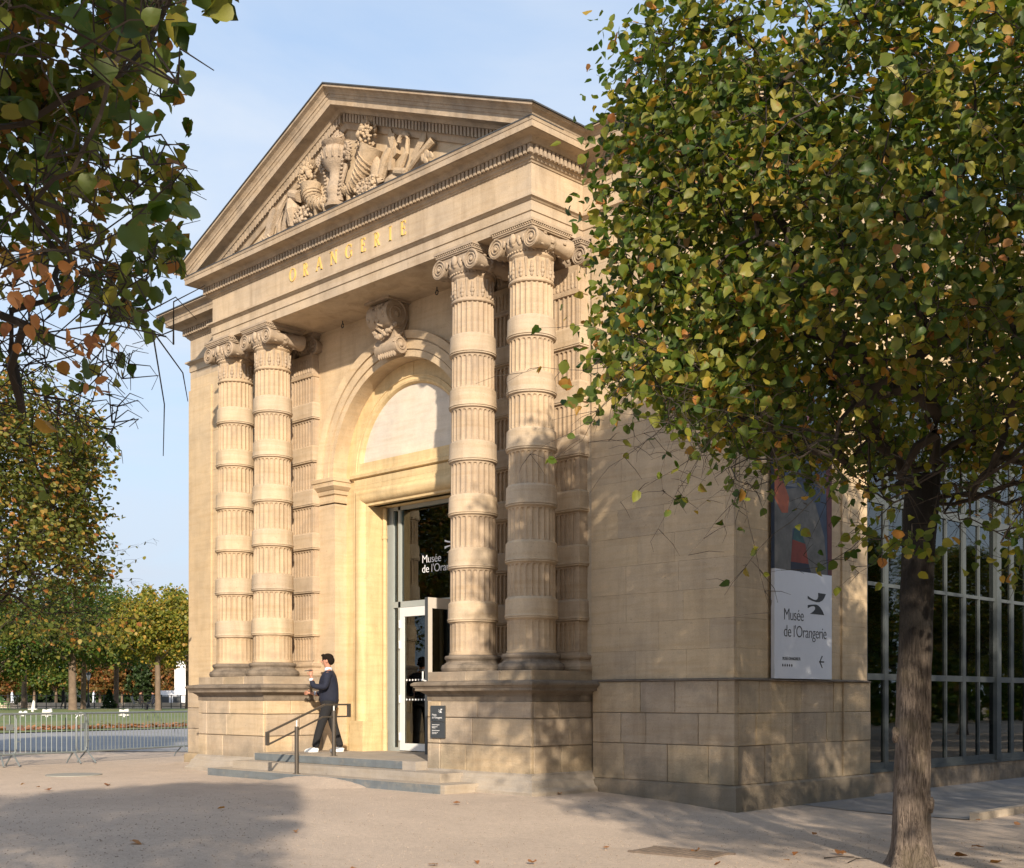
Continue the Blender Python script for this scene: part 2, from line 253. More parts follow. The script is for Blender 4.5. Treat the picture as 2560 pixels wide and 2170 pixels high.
# ------------------------------------------------------------------ mesh helpers
def rootloc(p):
    v = Vector((0, 0, 0))
    while p is not None: v = v + p.location; p = p.parent
    return v
class MB:
    def __init__(s): s.v = []; s.f = []
    def add(s, vs, fs):
        o = len(s.v); s.v += [tuple(p) for p in vs]; s.f += [tuple(i+o for i in f) for f in fs]; return s
    def box(s, x0, x1, y0, y1, z0, z1):
        return s.add([(x0,y0,z0),(x1,y0,z0),(x1,y1,z0),(x0,y1,z0),(x0,y0,z1),(x1,y0,z1),(x1,y1,z1),(x0,y1,z1)],
                     [(0,3,2,1),(4,5,6,7),(0,1,5,4),(1,2,6,5),(2,3,7,6),(3,0,4,7)])
    def rbox(s, c, size, rot):
        hx, hy, hz = [k/2 for k in size]; M = Matrix.Translation(c) @ rot.to_4x4()
        vs = [M @ Vector(p) for p in ((-hx,-hy,-hz),(hx,-hy,-hz),(hx,hy,-hz),(-hx,hy,-hz),(-hx,-hy,hz),(hx,-hy,hz),(hx,hy,hz),(-hx,hy,hz))]
        return s.add(vs, [(0,3,2,1),(4,5,6,7),(0,1,5,4),(1,2,6,5),(2,3,7,6),(3,0,4,7)])
    def bevbox(s, a0, a1, z0, z1, front, back, mp, bev=0.012):
        # block on a wall; mp(a, d, z): a along the wall, d depth (front smaller), z height
        b = bev
        P = [(a0,back,z0),(a1,back,z0),(a1,back,z1),(a0,back,z1),(a0,front+b,z0),(a1,front+b,z0),(a1,front+b,z1),(a0,front+b,z1),
             (a0+b,front,z0+b),(a1-b,front,z0+b),(a1-b,front,z1-b),(a0+b,front,z1-b)]
        return s.add([mp(*p) for p in P], [(4,5,1,0),(5,6,2,1),(6,7,3,2),(7,4,0,3),(8,9,5,4),(9,10,6,5),(10,11,7,6),(11,8,4,7),(8,11,10,9)])
    def lathe(s, prof, c=(0,0,0), seg=32, axis='z', a0=0, a1=2*math.pi):
        full = abs(a1-a0-2*math.pi) < 1e-6; n = seg if full else seg+1
        vs = []
        for r, h in prof:
            for i in range(n):
                a = a0+(a1-a0)*i/seg; x, y = r*math.cos(a), r*math.sin(a)
                p = (x, y, h) if axis == 'z' else ((x, h, y) if axis == 'y' else (h, x, y))
                vs.append((p[0]+c[0], p[1]+c[1], p[2]+c[2]))
        fs = []
        for j in range(len(prof)-1):
            for i in range(seg if full else seg):
                k = (i+1) % n if full else i+1
                fs.append((j*n+i, j*n+k, (j+1)*n+k, (j+1)*n+i))
        if full:
            fs.append(tuple(range(n-1, -1, -1))); fs.append(tuple((len(prof)-1)*n+i for i in range(n)))
        return s.add(vs, fs)
    def tube(s, pts, radii, sides=6, cap=True):
        pts = [Vector(p) for p in pts]; n = len(pts)
        if not hasattr(radii, '__len__'): radii = [radii]*n
        up = Vector((0.13, 0.21, 0.97)); vs = []
        for i in range(n):
            d = (pts[min(i+1, n-1)]-pts[max(i-1, 0)])
            d = d.normalized() if d.length > 1e-9 else Vector((0, 0, 1))
            a = d.cross(up);
            if a.length < 0.05: a = d.cross(Vector((1, 0, 0)))
            a.normalize(); b = d.cross(a)
            for k in range(sides):
                t = 2*math.pi*k/sides; vs.append(pts[i]+(a*math.cos(t)+b*math.sin(t))*radii[i])
        fs = []
        for i in range(n-1):
            for k in range(sides):
                k2 = (k+1) % sides; fs.append((i*sides+k, i*sides+k2, (i+1)*sides+k2, (i+1)*sides+k))
        if cap: fs.append(tuple(range(sides))[::-1]); fs.append(tuple((n-1)*sides+k for k in range(sides)))
        return s.add(vs, fs)
    def sweep(s, path, prof, mp, closed=False, caps=True):
        n = len(path); ds = []
        P = [Vector((p[0], p[1])) for p in path]
        offs = []
        for i in range(n):
            ns = []
            if i > 0: d = (P[i]-P[i-1]).normalized(); ns.append(Vector((d.y, -d.x)))
            if i < n-1: d = (P[i+1]-P[i]).normalized(); ns.append(Vector((d.y, -d.x)))
            m = ns[0] if len(ns) == 1 else (ns[0]+ns[1])/(1+ns[0].dot(ns[1]))
            offs.append(m)
        k = len(prof); vs = []
        for i in range(n):
            for o, h in prof: q = P[i]+offs[i]*o; vs.append(mp(q.x, q.y, h))
        fs = []
        for i in range(n-1):
            for j in range(k-1): fs.append((i*k+j, (i+1)*k+j, (i+1)*k+j+1, i*k+j+1))
        if caps: fs.append(tuple(range(k))[::-1]); fs.append(tuple((n-1)*k+j for j in range(k)))
        return s.add(vs, fs)
    def prism(s, poly, mp0, mp1):
        n = len(poly)
        vs = [mp0(*p) for p in poly]+[mp1(*p) for p in poly]
        return s.add(vs, [tuple(range(n)), tuple(range(2*n-1, n-1, -1))]+[(i, i+n, (i+1) % n+n, (i+1) % n) for i in range(n)])
    def blob(s, c, r, rot=None, nu=8, nv=6, rough=0, rnd=None):
        rx, ry, rz = r if hasattr(r, '__len__') else (r, r, r); vs = []
        for j in range(1, nv):
            for i in range(nu):
                th = math.pi*j/nv; ph = 2*math.pi*i/nu
                k = 1+(rnd.uniform(-rough, rough) if rnd else 0)
                p = Vector((rx*math.sin(th)*math.cos(ph)*k, ry*math.sin(th)*math.sin(ph)*k, rz*math.cos(th)*k))
                if rot: p = rot @ p
                vs.append(p+Vector(c))
        t = Vector((0, 0, rz)); b = Vector((0, 0, -rz))
        if rot: t = rot @ t; b = rot @ b
        vs += [t+Vector(c), b+Vector(c)]; fs = []
        for j in range(nv-2):
            for i in range(nu):
                k = (i+1) % nu; fs.append((j*nu+i, (j+1)*nu+i, (j+1)*nu+k, j*nu+k))
        T = (nv-1)*nu
        for i in range(nu):
            k = (i+1) % nu; fs.append((T, i, k)); fs.append((T+1, (nv-2)*nu+k, (nv-2)*nu+i))
        return s.add(vs, fs)
    def mesh(s, name, off, mat, smooth=0):
        me = bpy.data.meshes.new(name)
        me.from_pydata([(x-off.x, y-off.y, z-off.z) for x, y, z in s.v], [], s.f)
        me.materials.append(mat)
        if smooth:
            me.shade_smooth(); me.set_sharp_from_angle(angle=R(smooth))
        return me
    def build(s, name, mat, parent=None, smooth=0, local=False, kind=None, fix=True):
        off = Vector((0, 0, 0)) if local else rootloc(parent)
        me = s.mesh(name, off, mat, smooth)
        if fix:
            import bmesh
            bm = bmesh.new(); bm.from_mesh(me); bmesh.ops.recalc_face_normals(bm, faces=bm.faces[:]); bm.to_mesh(me); bm.free()
        o = bpy.data.objects.new(name, me); C.objects.link(o)
        if parent is not None: o.parent = parent
        if kind: o['kind'] = kind
        return o
def tag(o, label=None, cat=None, group=None, kind=None):
    if label: o['label'] = label
    if cat: o['category'] = cat
    if group: o['group'] = group
    if kind: o['kind'] = kind
    return o
def thing(name, label, cat, loc=(0, 0, 0), rz=0, group=None):
    o = bpy.data.objects.new(name, None); C.objects.link(o); o.location = loc; o.rotation_euler = (0, 0, rz); o.empty_display_size = 0.3
    return tag(o, label, cat, group)
def kids(o): return [c for c in bpy.data.objects if c.parent == o]
def dup(src, loc, rz=0, label=None, scale=1.0):
    r = src.copy(); C.objects.link(r); r.location = loc; r.rotation_euler = (0, 0, rz); r.scale = (scale,)*3 if not hasattr(scale, '__len__') else scale
    if label: r['label'] = label
    for ch in kids(src):
        c = ch.copy(); C.objects.link(c); c.parent = r
        for g in kids(ch):
            d = g.copy(); C.objects.link(d); d.parent = c
    return r
def inst(src, parent, loc, name=None):
    """copy a part (with its sub-parts) under parent at a local location, sharing meshes"""
    c = src.copy(); C.objects.link(c); c.parent = parent; c.location = loc
    for g in kids(src):
        d = g.copy(); C.objects.link(d); d.parent = c
    return c
def text_mesh(body, size, depth=0.004, sx=1.0, space=1.0, offset=0.0, line=1.0):
    cu = bpy.data.curves.new('lettering', 'FONT'); cu.body = body; cu.size = size; cu.extrude = depth; cu.space_character = space; cu.offset = offset; cu.space_line = line
    o = bpy.data.objects.new('lettering', cu); C.objects.link(o); bpy.context.view_layer.update()
    me = bpy.data.meshes.new_from_object(o.evaluated_get(bpy.context.evaluated_depsgraph_get()))
    bpy.data.objects.remove(o); bpy.data.curves.remove(cu)
    for v in me.vertices: v.co.x *= sx
    return me
def place_text(name, me, M, mat, parent):
    me.transform(M); me.materials.clear(); me.materials.append(mat)
    o = bpy.data.objects.new(name, me); C.objects.link(o); o.parent = parent; return o

# plan helper: pixel ray at depth w (metres along the view axis), used only to lay out far things
cy_, sy_ = math.cos(YAW), math.sin(YAW)
def D(u, v, w):
    a = (u-1280)/3039.86; b = -(v-1745.65)/3039.86
    return Vector(((cy_*a-sy_)*w, (sy_*a+cy_)*w, 1.65+b*w))
def sstep(t): t = max(0.0, min(1.0, t)); return t*t*(3-2*t)
def gz(x, y):
    w = -sy_*x+cy_*y; r = cy_*x+sy_*y
    h = -0.24*sstep((x+14.4)/4.6)
    if r < 0: h += 0.55*sstep((w-62)/48)*sstep(-r/8)
    return h

# ================================================================== GROUND
gm = MB()
xs = sorted(set([-900, -600, -400, -300, -250, -200]+[-180+5*i for i in range(32)]+[-20+0.8*i for i in range(38)]+[12, 16, 22, 30, 40, 60, 90, 140, 300, 600, 900]))
ys = sorted(set([-600, -300, -100, -40, -20, -10, -5]+[0.8*i for i in range(38)]+[31+5*i for i in range(30)]+[200, 260, 350, 500, 700, 900]))
rg = random.Random(5)
gvs = [(x, y, gz(x, y)+(rg.uniform(-0.006, 0.006) if abs(x) < 30 and 0 < y < 30 else 0)) for y in ys for x in xs]
nx = len(xs)
gfs = [(j*nx+i, j*nx+i+1, (j+1)*nx+i+1, (j+1)*nx+i) for j in range(len(ys)-1) for i in range(nx-1)]
gm.add(gvs, gfs); ground = gm.build('ground', sand, smooth=60, kind='structure')

def sheet(name, corners, mat, dz, nu=24, nv=12, kind='structure'):
    b = MB(); A, B, Cc, Dd = [Vector(c) for c in corners]; vs = []
    for j in range(nv+1):
        for i in range(nu+1):
            u, v = i/nu, j/nv; p = (A*(1-u)+B*u)*(1-v)+(Dd*(1-u)+Cc*u)*v; vs.append((p.x, p.y, gz(p.x, p.y)+dz))
    return b.add(vs, [(j*(nu+1)+i, j*(nu+1)+i+1, (j+1)*(nu+1)+i+1, (j+1)*(nu+1)+i) for j in range(nv) for i in range(nu)]).build(name, mat, kind=kind)
def G(u, w): p = D(u, 0, w); return (p.x, p.y)
sheet('path', (G(-700, 39), G(560, 37), G(620, 69), G(-700, 46)), asphalt, 0.02)
sheet('lawn', (G(-700, 46.5), G(620, 69.5), G(700, 128), G(-1300, 128)), lawn_m, 0.05, 40, 30)
b = MB(); rl = random.Random(9)
sheet('paving', ((-11.40, 18.35), (-8.3, 18.35), (-8.3, 60), (-11.40, 60)), paving, 0.012, 6, 40)
kb = MB()
for i in range(14): kb.box(-8.28, -8.13, 18.4+i*1.0, 19.39+i*1.0, -0.4, -0.12)
kb.build('kerb', step_pale, kind='structure')
# brown leaf litter drifted along the lawn edge
lb = MB()
for i in range(2600):
    t = rl.random(); u = -560+1150*t; w = (47+22.5*(u+700)/1320)+0.2+abs(rl.gauss(0, 3.0)); p = D(u, 0, w); z = gz(p.x, p.y)+0.075
    s_ = rl.uniform(0.12, 0.26); a = rl.uniform(0, 6.28); tl = rl.uniform(-0.08, 0.14)
    ca, sa = math.cos(a)*s_, math.sin(a)*s_
    lb.add([(p.x-ca, p.y-sa, z), (p.x+sa*0.7, p.y-ca*0.7, z+tl*0.4), (p.x+ca, p.y+sa, z+abs(tl)), (p.x-sa*0.7, p.y+ca*0.7, z+0.03)], [(0, 1, 2, 3)])
lb.build('leaf_litter', leaf_d, kind='stuff', fix=False)

# ================================================================== MUSEUM
M0 = -19.744; YW = 16.48; YP = 15.144; YD = 14.912; XR = M0+8.415; XL = M0-8.415; YS = 20.8; YB = 30
museum = thing('museum_building', 'honey stone museum with pedimented portico, banded columns and gilt ORANGERIE lettering', 'museum', (M0, YD, 0))
def mX(d): return M0+d
zxy = lambda x, y, h: (x, y, h)
# --- wall cores
w = MB()
w.box(mX(-8.36), mX(-5.2), YW+0.05, YW+0.9, -0.5, 9.91); w.box(mX(5.2), mX(8.36), YW+0.05, YW+0.9, -0.5, 9.91)
w.box(XR-0.9, XR-0.055, YW+0.9, YS-0.05, -0.5, 9.91)
w.box(XL+0.055, XL+0.9, YW+0.9, YB, -0.5, 9.91)
w.build('wall_core', mortar, museum)
# left return wall and anta, plain ashlar
w = MB(); w.box(XL, XL+0.05, YW+0.06, YB, -0.4, 9.9); w.build('side_wall', stone, museum)
# --- central wall with the arched opening
RA = 2.24; ZS = 6.56
w = MB()
for sgn in (-1, 1):
    a, bb = sorted((mX(sgn*RA), mX(sgn*5.2)))
    w.box(a, bb, YW, YW+0.34, 0.3, ZS)
N = 48; top = 9.92
arc = [(RA*math.cos(math.pi*i/N), ZS+RA*math.sin(math.pi*i/N)) for i in range(N+1)]
for i in range(N):
    (xa, za), (xb, zb) = arc[i], arc[i+1]
    vs = [(mX(xa), YW, za), (mX(xb), YW, zb), (mX(xb), YW, top), (mX(xa), YW, top), (mX(xa), YW+0.34, za), (mX(xb), YW+0.34, zb)]
    w.add(vs, [(0, 1, 2, 3), (0, 4, 5, 1)])
for sgn in (-1, 1):
    w.add([(mX(sgn*RA), YW, ZS), (mX(sgn*5.2), YW, ZS), (mX(sgn*5.2), YW, top), (mX(sgn*RA), YW, top)], [(0, 1, 2, 3)])
w.build('front_wall', stone, museum, fix=False)
# reveal courses drawn as real joints: voussoir ring
v = MB()
vp = [(0, YW+0.01), (0, YW-0.05), (0.13, YW-0.055), (0.135, YW-0.035), (0.15, YW-0.035), (0.155, YW-0.075), (0.33, YW-0.08), (0.335, YW-0.05), (0.36, YW-0.05), (0.365, YW-0.095), (0.42, YW-0.11), (0.47, YW-0.135), (0.52, YW-0.14), (0.52, YW+0.01)]
path = [(RA*math.cos(math.pi*i/72), ZS+RA*math.sin(math.pi*i/72)) for i in range(73)]
v.sweep(path, vp, lambda x, z, h: (mX(x), h, z)); v.build('archivolt', stone, museum, smooth=30)
# imposts
for sgn in (-1, 1):
    p = MB()
    pts = [(mX(-2.86), YW), (mX(-2.24), YW), (mX(-2.24), YW+0.34)] if sgn < 0 else [(mX(2.24), YW+0.34), (mX(2.24), YW), (mX(2.86), YW)]
    p.sweep(pts, [(0, 6.0), (0.0, 6.02), (0.03, 6.03), (0.035, 6.08), (0.01, 6.10), (0.01, 6.20), (0.05, 6.22), (0.07, 6.30), (0.09, 6.31), (0.16, 6.38), (0.165, 6.47), (0.19, 6.48), (0.20, 6.555), (0, 6.57)], zxy)
    p.build('impost', stone, museum)
# --- limewashed infill of the arch
YF = YW+0.33
w = MB()
for i in range(N):
    (xa, za), (xb, zb) = arc[i], arc[i+1]
    k = 1.80/RA; ka = (xa*k, ZS+0.06+(za-ZS)*k); kb_ = (xb*k, ZS+0.06+(zb-ZS)*k)
    w.add([(mX(xa), YF, za), (mX(xb), YF, zb), (mX(kb_[0]), YF, kb_[1]), (mX(ka[0]), YF, ka[1])], [(0, 1, 2, 3)])
for sgn in (-1, 1):
    a, bb = sorted((mX(sgn*1.47), mX(sgn*2.3))); w.box(a, bb, YF+0.001, YF+0.5, 0.2, 6.585)
w.box(mX(-1.9), mX(1.9), YF+0.002, YF+0.3, 5.905, 6.60)
w.build('door_surround_wall', stone_yel, museum, fix=False)
w = MB(); w.sweep([(1.72*math.cos(math.pi*i/60), ZS+0.06+1.72*math.sin(math.pi*i/60)) for i in range(61)],
                  [(-0.02, YF+0.12), (0, YF+0.03), (0.03, YF-0.015), (0.07, YF-0.03), (0.10, YF-0.01), (0.14, YF-0.01), (0.15, YF-0.03), (0.175, YF-0.03), (0.18, YF+0.02)], lambda x, z, h: (mX(x), h, z))
w.build('arch_moulding', stone_yel, museum, smooth=30)
w = MB(); w.prism([(1.80*math.cos(math.pi*i/40), ZS+0.06+1.80*math.sin(math.pi*i/40)) for i in range(41)], lambda x, z: (mX(x), YF+0.06, z), lambda x, z: (mX(x), YF+0.2, z))
w.build('tympanum_panel', stone_pan, museum)
w = MB(); w.box(mX(-0.09), mX(0.09), YF-0.012, YF+0.1, 8.52, 8.79); w.build('arch_key', stone_yel, museum)
# sill shelf under the lunette
w = MB(); w.box(mX(-1.82), mX(1.82), YF-0.02, YF+0.08, 6.585, 6.86)
w.sweep([(mX(-2.0), YF), (mX(2.0), YF)], [(0, 6.50), (0.03, 6.52), (0.10, 6.54), (0.11, 6.60), (0.08, 6.62), (0.03, 6.66), (0.02, 6.70)], zxy); w.build('lunette_sill', stone_yel, museum)
# bolection moulding round the door
w = MB()
bp_ = [(-0.0, YF+0.12), (0.0, YF-0.02), (0.05, YF-0.035), (0.06, YF-0.06), (0.10, YF-0.11), (0.17, YF-0.145), (0.25, YF-0.145), (0.32, YF-0.11), (0.36, YF-0.07), (0.44, YF-0.05), (0.46, YF-0.05), (0.46, YF+0.01)]
w.sweep([(1.46, 1.15), (1.46, 5.90), (-1.46, 5.90), (-1.46, 1.15)], bp_, lambda x, z, h: (mX(x), h, z)); w.build('door_moulding', stone_yel, museum, smooth=35)
w = MB(); w.box(mX(-1.9), mX(1.9), YF-0.052, YF+0.01, 6.362, 6.50); w.build('lintel_fascia', stone_yel, museum)
for sgn in (-1, 1):
    a, bb = sorted((mX(sgn*1.455), mX(sgn*1.935))); w = MB(); w.box(a, bb, YF-0.165, YF+0.02, 0.47, 0.88); w.box(a+0.01, bb-0.01, YF-0.15, YF+0.02, 0.88, 1.15); w.build('jamb_plinth', stone_yel, museum)
    w = MB(); x = mX(sgn*1.40); w.tube([(x, YF+0.42, 0.48), (x, YF+0.42, 5.88)], 0.05, 12); w.tube([(x, YF+0.42, 0.48), (x, YF+0.42, 0.95)], 0.065, 12); w.tube([(x, YF+0.42, 5.2), (x, YF+0.42, 5.26)], 0.065, 12); w.build('drain_pipe', stone_yel, museum, smooth=40)
w = MB(); w.box(mX(-1.6), mX(1.6), YF+0.12, YF+0.56, 5.905, 6.3); w.box(mX(-1.6), mX(-1.46), YF+0.12, YF+0.56, 0.3, 5.9); w.box(mX(1.46), mX(1.6), YF+0.12, YF+0.56, 0.3, 5.9); w.build('door_jamb', stone_yel, museum)
# --- entrance glazing
YG = 17.35
def bars(b, lst, y0, y1):
    for x0, x1, z0, z1 in lst: b.box(mX(x0), mX(x1), y0, y1, z0, z1)
w = MB(); bars(w, [(-1.46, -1.25, 0.48, 5.9), (-1.08, -1.0, 0.48, 5.9), (1.25, 1.46, 0.48, 5.9), (1.0, 1.08, 0.48, 5.9), (-1.25, 1.25, 5.82, 5.9), (-1.25, 1.25, 3.66, 3.79), (-1.25, -1.08, 0.48, 0.56), (1.08, 1.25, 0.48, 0.56)], YG, YG+0.12)
w.build('entrance_frame', alu, museum)
for x0, x1, z0, z1 in ((-1.25, -1.08, 0.56, 3.66), (-1.25, -1.08, 3.79, 5.82), (-1.0, 1.0, 3.79, 5.82), (1.08, 1.25, 0.56, 3.66), (1.08, 1.25, 3.79, 5.82)):
    w = MB(); w.box(mX(x0), mX(x1), YG+0.05, YG+0.062, z0, z1); w.build('pane', glass, museum)
def door_leaf(x0, x1, fm, y0):
    d = MB(); d.box(x0, x1, y0, y0+0.06, 0.50, 0.66); d.box(x0, x1, y0, y0+0.06, 3.45, 3.65); d.box(x0, x0+0.15, y0, y0+0.06, 0.66, 3.45); d.box(x1-0.11, x1, y0, y0+0.06, 0.66, 3.45)
    o = d.build('door', fm, museum)
    g = MB(); g.box(x0+0.15, x1-0.11, y0+0.02, y0+0.032, 0.66, 3.45); g.build('door_pane', glass, o)
    h = MB()
    for z in (0.72, 1.55, 2.75, 3.2): h.tube([(x0+0.02, y0-0.02, z), (x0+0.02, y0-0.02, z+0.17)], 0.022, 6)
    h.build('hinge', fm, o)
    dd = MB()
    for zz in (1.62, 2.05):
        for k in range(7): dd.lathe([(0.022, y0+0.012), (0.022, y0+0.018)], (x0+0.22+k*0.1, 0, zz), 8, 'y')
    dd.build('safety_dots', white_p, o)
    return o
door_leaf(mX(-0.99), mX(-0.02), alu_w, YG-0.03)
# right leaf standing open towards the steps
xo = mX(0.97)
d = MB(); d.box(xo-0.06, xo, YG-0.92, YG-0.80, 0.50, 3.72); d.box(xo-0.06, xo, YG-0.15, YG, 0.50, 3.72); d.box(xo-0.06, xo, YG-0.80, YG-0.15, 0.50, 0.66); d.box(xo-0.06, xo, YG-0.80, YG-0.15, 3.50, 3.72)
o = d.build('open_door', alu_b, museum)
g = MB(); g.box(xo-0.036, xo-0.024, YG-0.80, YG-0.15, 0.66, 3.50); g.build('door_pane', glass, o)
g = MB(); g.box(xo-0.065, xo+0.005, YG-0.945, YG-0.921, 0.50, 3.72); g.build('door_edge', plaque_m, o)
g = MB(); g.tube([(xo-0.02, YG-0.94, 2.0), (xo-0.1, YG-0.97, 2.02), (xo-0.1, YG-0.97, 2.2)], 0.018, 6); g.build('handle', alu_w, o)
Mt = Matrix(((1, 0, 0, mX(-0.36)), (0, 0, 1, YG+0.045), (0, 1, 0, 4.70), (0, 0, 0, 1)))
Mt = Matrix.Translation((0, 0, 0)) @ Matrix.Translation(Vector((mX(-0.33), YG+0.044, 4.59))-museum.location) @ Matrix.Rotation(math.pi/2, 4, 'X')
place_text('lettering', text_mesh("Musée\nde l'Orangerie", 0.25, 0.002, 1.0, 0.96, line=0.84, offset=-0.003), Mt, white_p, museum)
def logo(b, ox, oz, s, mp):
    """two mirrored curved wedges of the emblem; mp(x, z, k) maps to 3D, k in 0/1 back/front"""
    for sg in (1, -1):
        A_ = [(570, 425), (570, 490), (680, 540), (800, 575), (880, 575), (960, 540), (1010, 480), (1055, 385), (845, 355), (848, 440), (830, 500), (790, 525), (730, 515), (650, 480)]
    B_ = [(570, 640), (570, 715), (640, 680), (720, 665), (765, 690), (765, 740), (720, 790), (630, 845), (1010, 885), (960, 780), (900, 700), (840, 650), (780, 630), (680, 630)]
    for pl in (A_, B_): b.prism([(ox+(x-812)/485*s, oz-(y-620-(x-812)*0.10)/485*s*0.60) for x, y in pl], lambda x, z: mp(x, z, 0), lambda x, z: mp(x, z, 1))
w = MB(); logo(w, mX(0.69), 4.92, 0.55, lambda x, z, k: (x, YG+0.040+0.004*k, z)); w.build('emblem', white_p, museum)
# lobby behind the glass
w = MB(); w.box(mX(-4), mX(4), 17.6, 21.4, 0.40, 0.47)
for x0, x1, z0, z1 in ((-4, -2.9, 0.4, 9), (-2.9, 3.5, 0.4, 4.1), (-2.9, 3.5, 4.55, 5.0), (-2.9, 3.5, 6.6, 9), (-2.3, -1.9, 5.0, 6.6), (-1.0, -0.6, 5.0, 6.6), (0.6, 3.5, 4.1, 6.6), (3.5, 4, 0.4, 9)): w.box(mX(x0), mX(x1), 21.0, 21.2, z0, z1)
w.box(mX(-4), mX(-3.9), 17.4, 21, 0.4, 9); w.box(mX(3.9), mX(4), 17.4, 21, 0.4, 9); w.box(mX(-4), mX(4), 17.6, 21.2, 8.9, 9.0)
w.build('lobby', inner_m, museum)
w = MB(); w.lathe([(0.35, 0.4), (0.35, 8.4)], (mX(-1.35), 19.4, 0), 20); w.box(mX(-0.3), mX(1.2), 19.8, 19.85, 0.5, 3.9); w.build('lobby_column', inner_l, museum, smooth=40)

# --- ashlar blocks, each an object
rs = random.Random(11)
def ashlar(a0, a1, zs, lo, hi, front, back, mp, mat, gap=0.002, joints=None, bev=0.002, jit=0.002):
    for i in range(len(zs)-1):
        if joints and i in joints: cuts = [a0]+joints[i]+[a1]
        else:
            cuts = [a0]
            first = True
            while cuts[-1] < a1-hi: cuts.append(cuts[-1]+rs.uniform(lo, hi)*(0.6 if first and i % 2 else 1)); first = False
            if a1-cuts[-1] > hi*0.95: cuts.append((cuts[-1]+a1)/2)
            cuts.append(a1)
        for k in range(len(cuts)-1):
            f = front-rs.uniform(0, jit)
            b = MB().bevbox(cuts[k]+gap/2, cuts[k+1]-gap/2, zs[i]+gap/2, zs[i+1]-gap/2, f, back, mp, bev)
            b.build('stone', mat, museum)
fr = lambda a, d, z: (a, d, z)                      # front-facing wall
sd = lambda a, d, z: (XR+(YW-d), a, z)              # right side wall, depth measured like the front
crs = [1.975+0.4957*i for i in range(17)]
ashlar(mX(5.36), XR, crs, 0.75, 1.35, YW, YW+0.06, fr, stone)
ashlar(YW+0.062, 17.46, crs, 0.8, 1.5, YW, YW+0.06, sd, stone)
ashlar(17.46, 19.90, crs, 0.8, 1.5, YW+0.035, YW+0.06, sd, stone)
ashlar(19.90, YS, crs, 0.8, 1.5, YW, YW+0.06, sd, stone)
ashlar(XL, mX(-5.36), crs, 0.9, 1.5, YW, YW+0.06, fr, stone)
# base courses: coarser, worn blocks
bz = [0.235, 0.87, 1.40, 1.945]
ashlar(mX(5.43), XR+0.05, bz, 0.5, 1.15, YW-0.05, YW+0.05, fr, stone_base, 0.008, bev=0.010, jit=0.010)
ashlar(YW+0.052, 17.50, bz, 0.5, 0.9, YW-0.05, YW+0.05, sd, stone_base, 0.008, bev=0.012, jit=0.012)
ashlar(17.50, 19.86, bz, 0.7, 1.2, YW-0.015, YW+0.05, sd, stone_base, 0.006, bev=0.008, jit=0.010)
ashlar(19.86, YS+0.04, bz, 0.5, 1.2, YW-0.05, YW+0.05, sd, stone_base, 0.006, bev=0.010, jit=0.010)
ashlar(XL-0.05, mX(-5.43), bz, 0.6, 1.1, YW-0.05, YW+0.05, fr, stone_base, 0.010, bev=0.012, jit=0.01)
w = MB(); w.sweep([(XL, YB), (XL, YW), (mX(-5.4), YW)], [(0.0, 1.94), (0.085, 1.945), (0.09, 1.962), (0.0, 1.985)], zxy); w.build('base_course_ledge', stone_dark, museum); w = MB()
_ = ([(0.0, 1.94), (0.085, 1.945), (0.09, 1.962), (0.0, 1.985)]); w.sweep([(mX(5.4), YW), (XR, YW), (XR, YS)], [(0.0, 1.94), (0.085, 1.945), (0.09, 1.962), (0.0, 1.985)], zxy)
w.build('base_course_ledge', stone_dark, museum)
w = MB(); w.sweep([(XL, YB), (XL, YW), (mX(-5.4), YW)], [(0.0, -0.5), (0.12, -0.5), (0.12, 0.205), (0.055, 0.235), (0, 0.24)], zxy); w.build('plinth', stone_base, museum); w = MB()
w.sweep([(mX(5.4), YW), (XR, YW), (XR, YS+0.06)], [(0.0, -0.6), (0.12, -0.6), (0.12, 0.205), (0.055, 0.235), (0, 0.24)], zxy); w.build('plinth', stone_base, museum)
# antae on the side wall and at the left corner (slightly proud strips)
w = MB()
for a0, a1 in ((YW+0.0, 17.50), (19.42, YS+0.01)): pass
w.box(XL-0.012, mX(-7.36), YW-0.045, YW, 1.985, 9.60); w.build('anta', stone, museum)
w = MB(); w.sweep([(XL, YB), (XL, YW), (mX(-7.36), YW), (mX(-7.36), YW+0.2)], [(0, 9.40), (0.05, 9.42), (0.05, 9.50), (0.08, 9.52), (0.10, 9.60), (0, 9.62)], zxy)
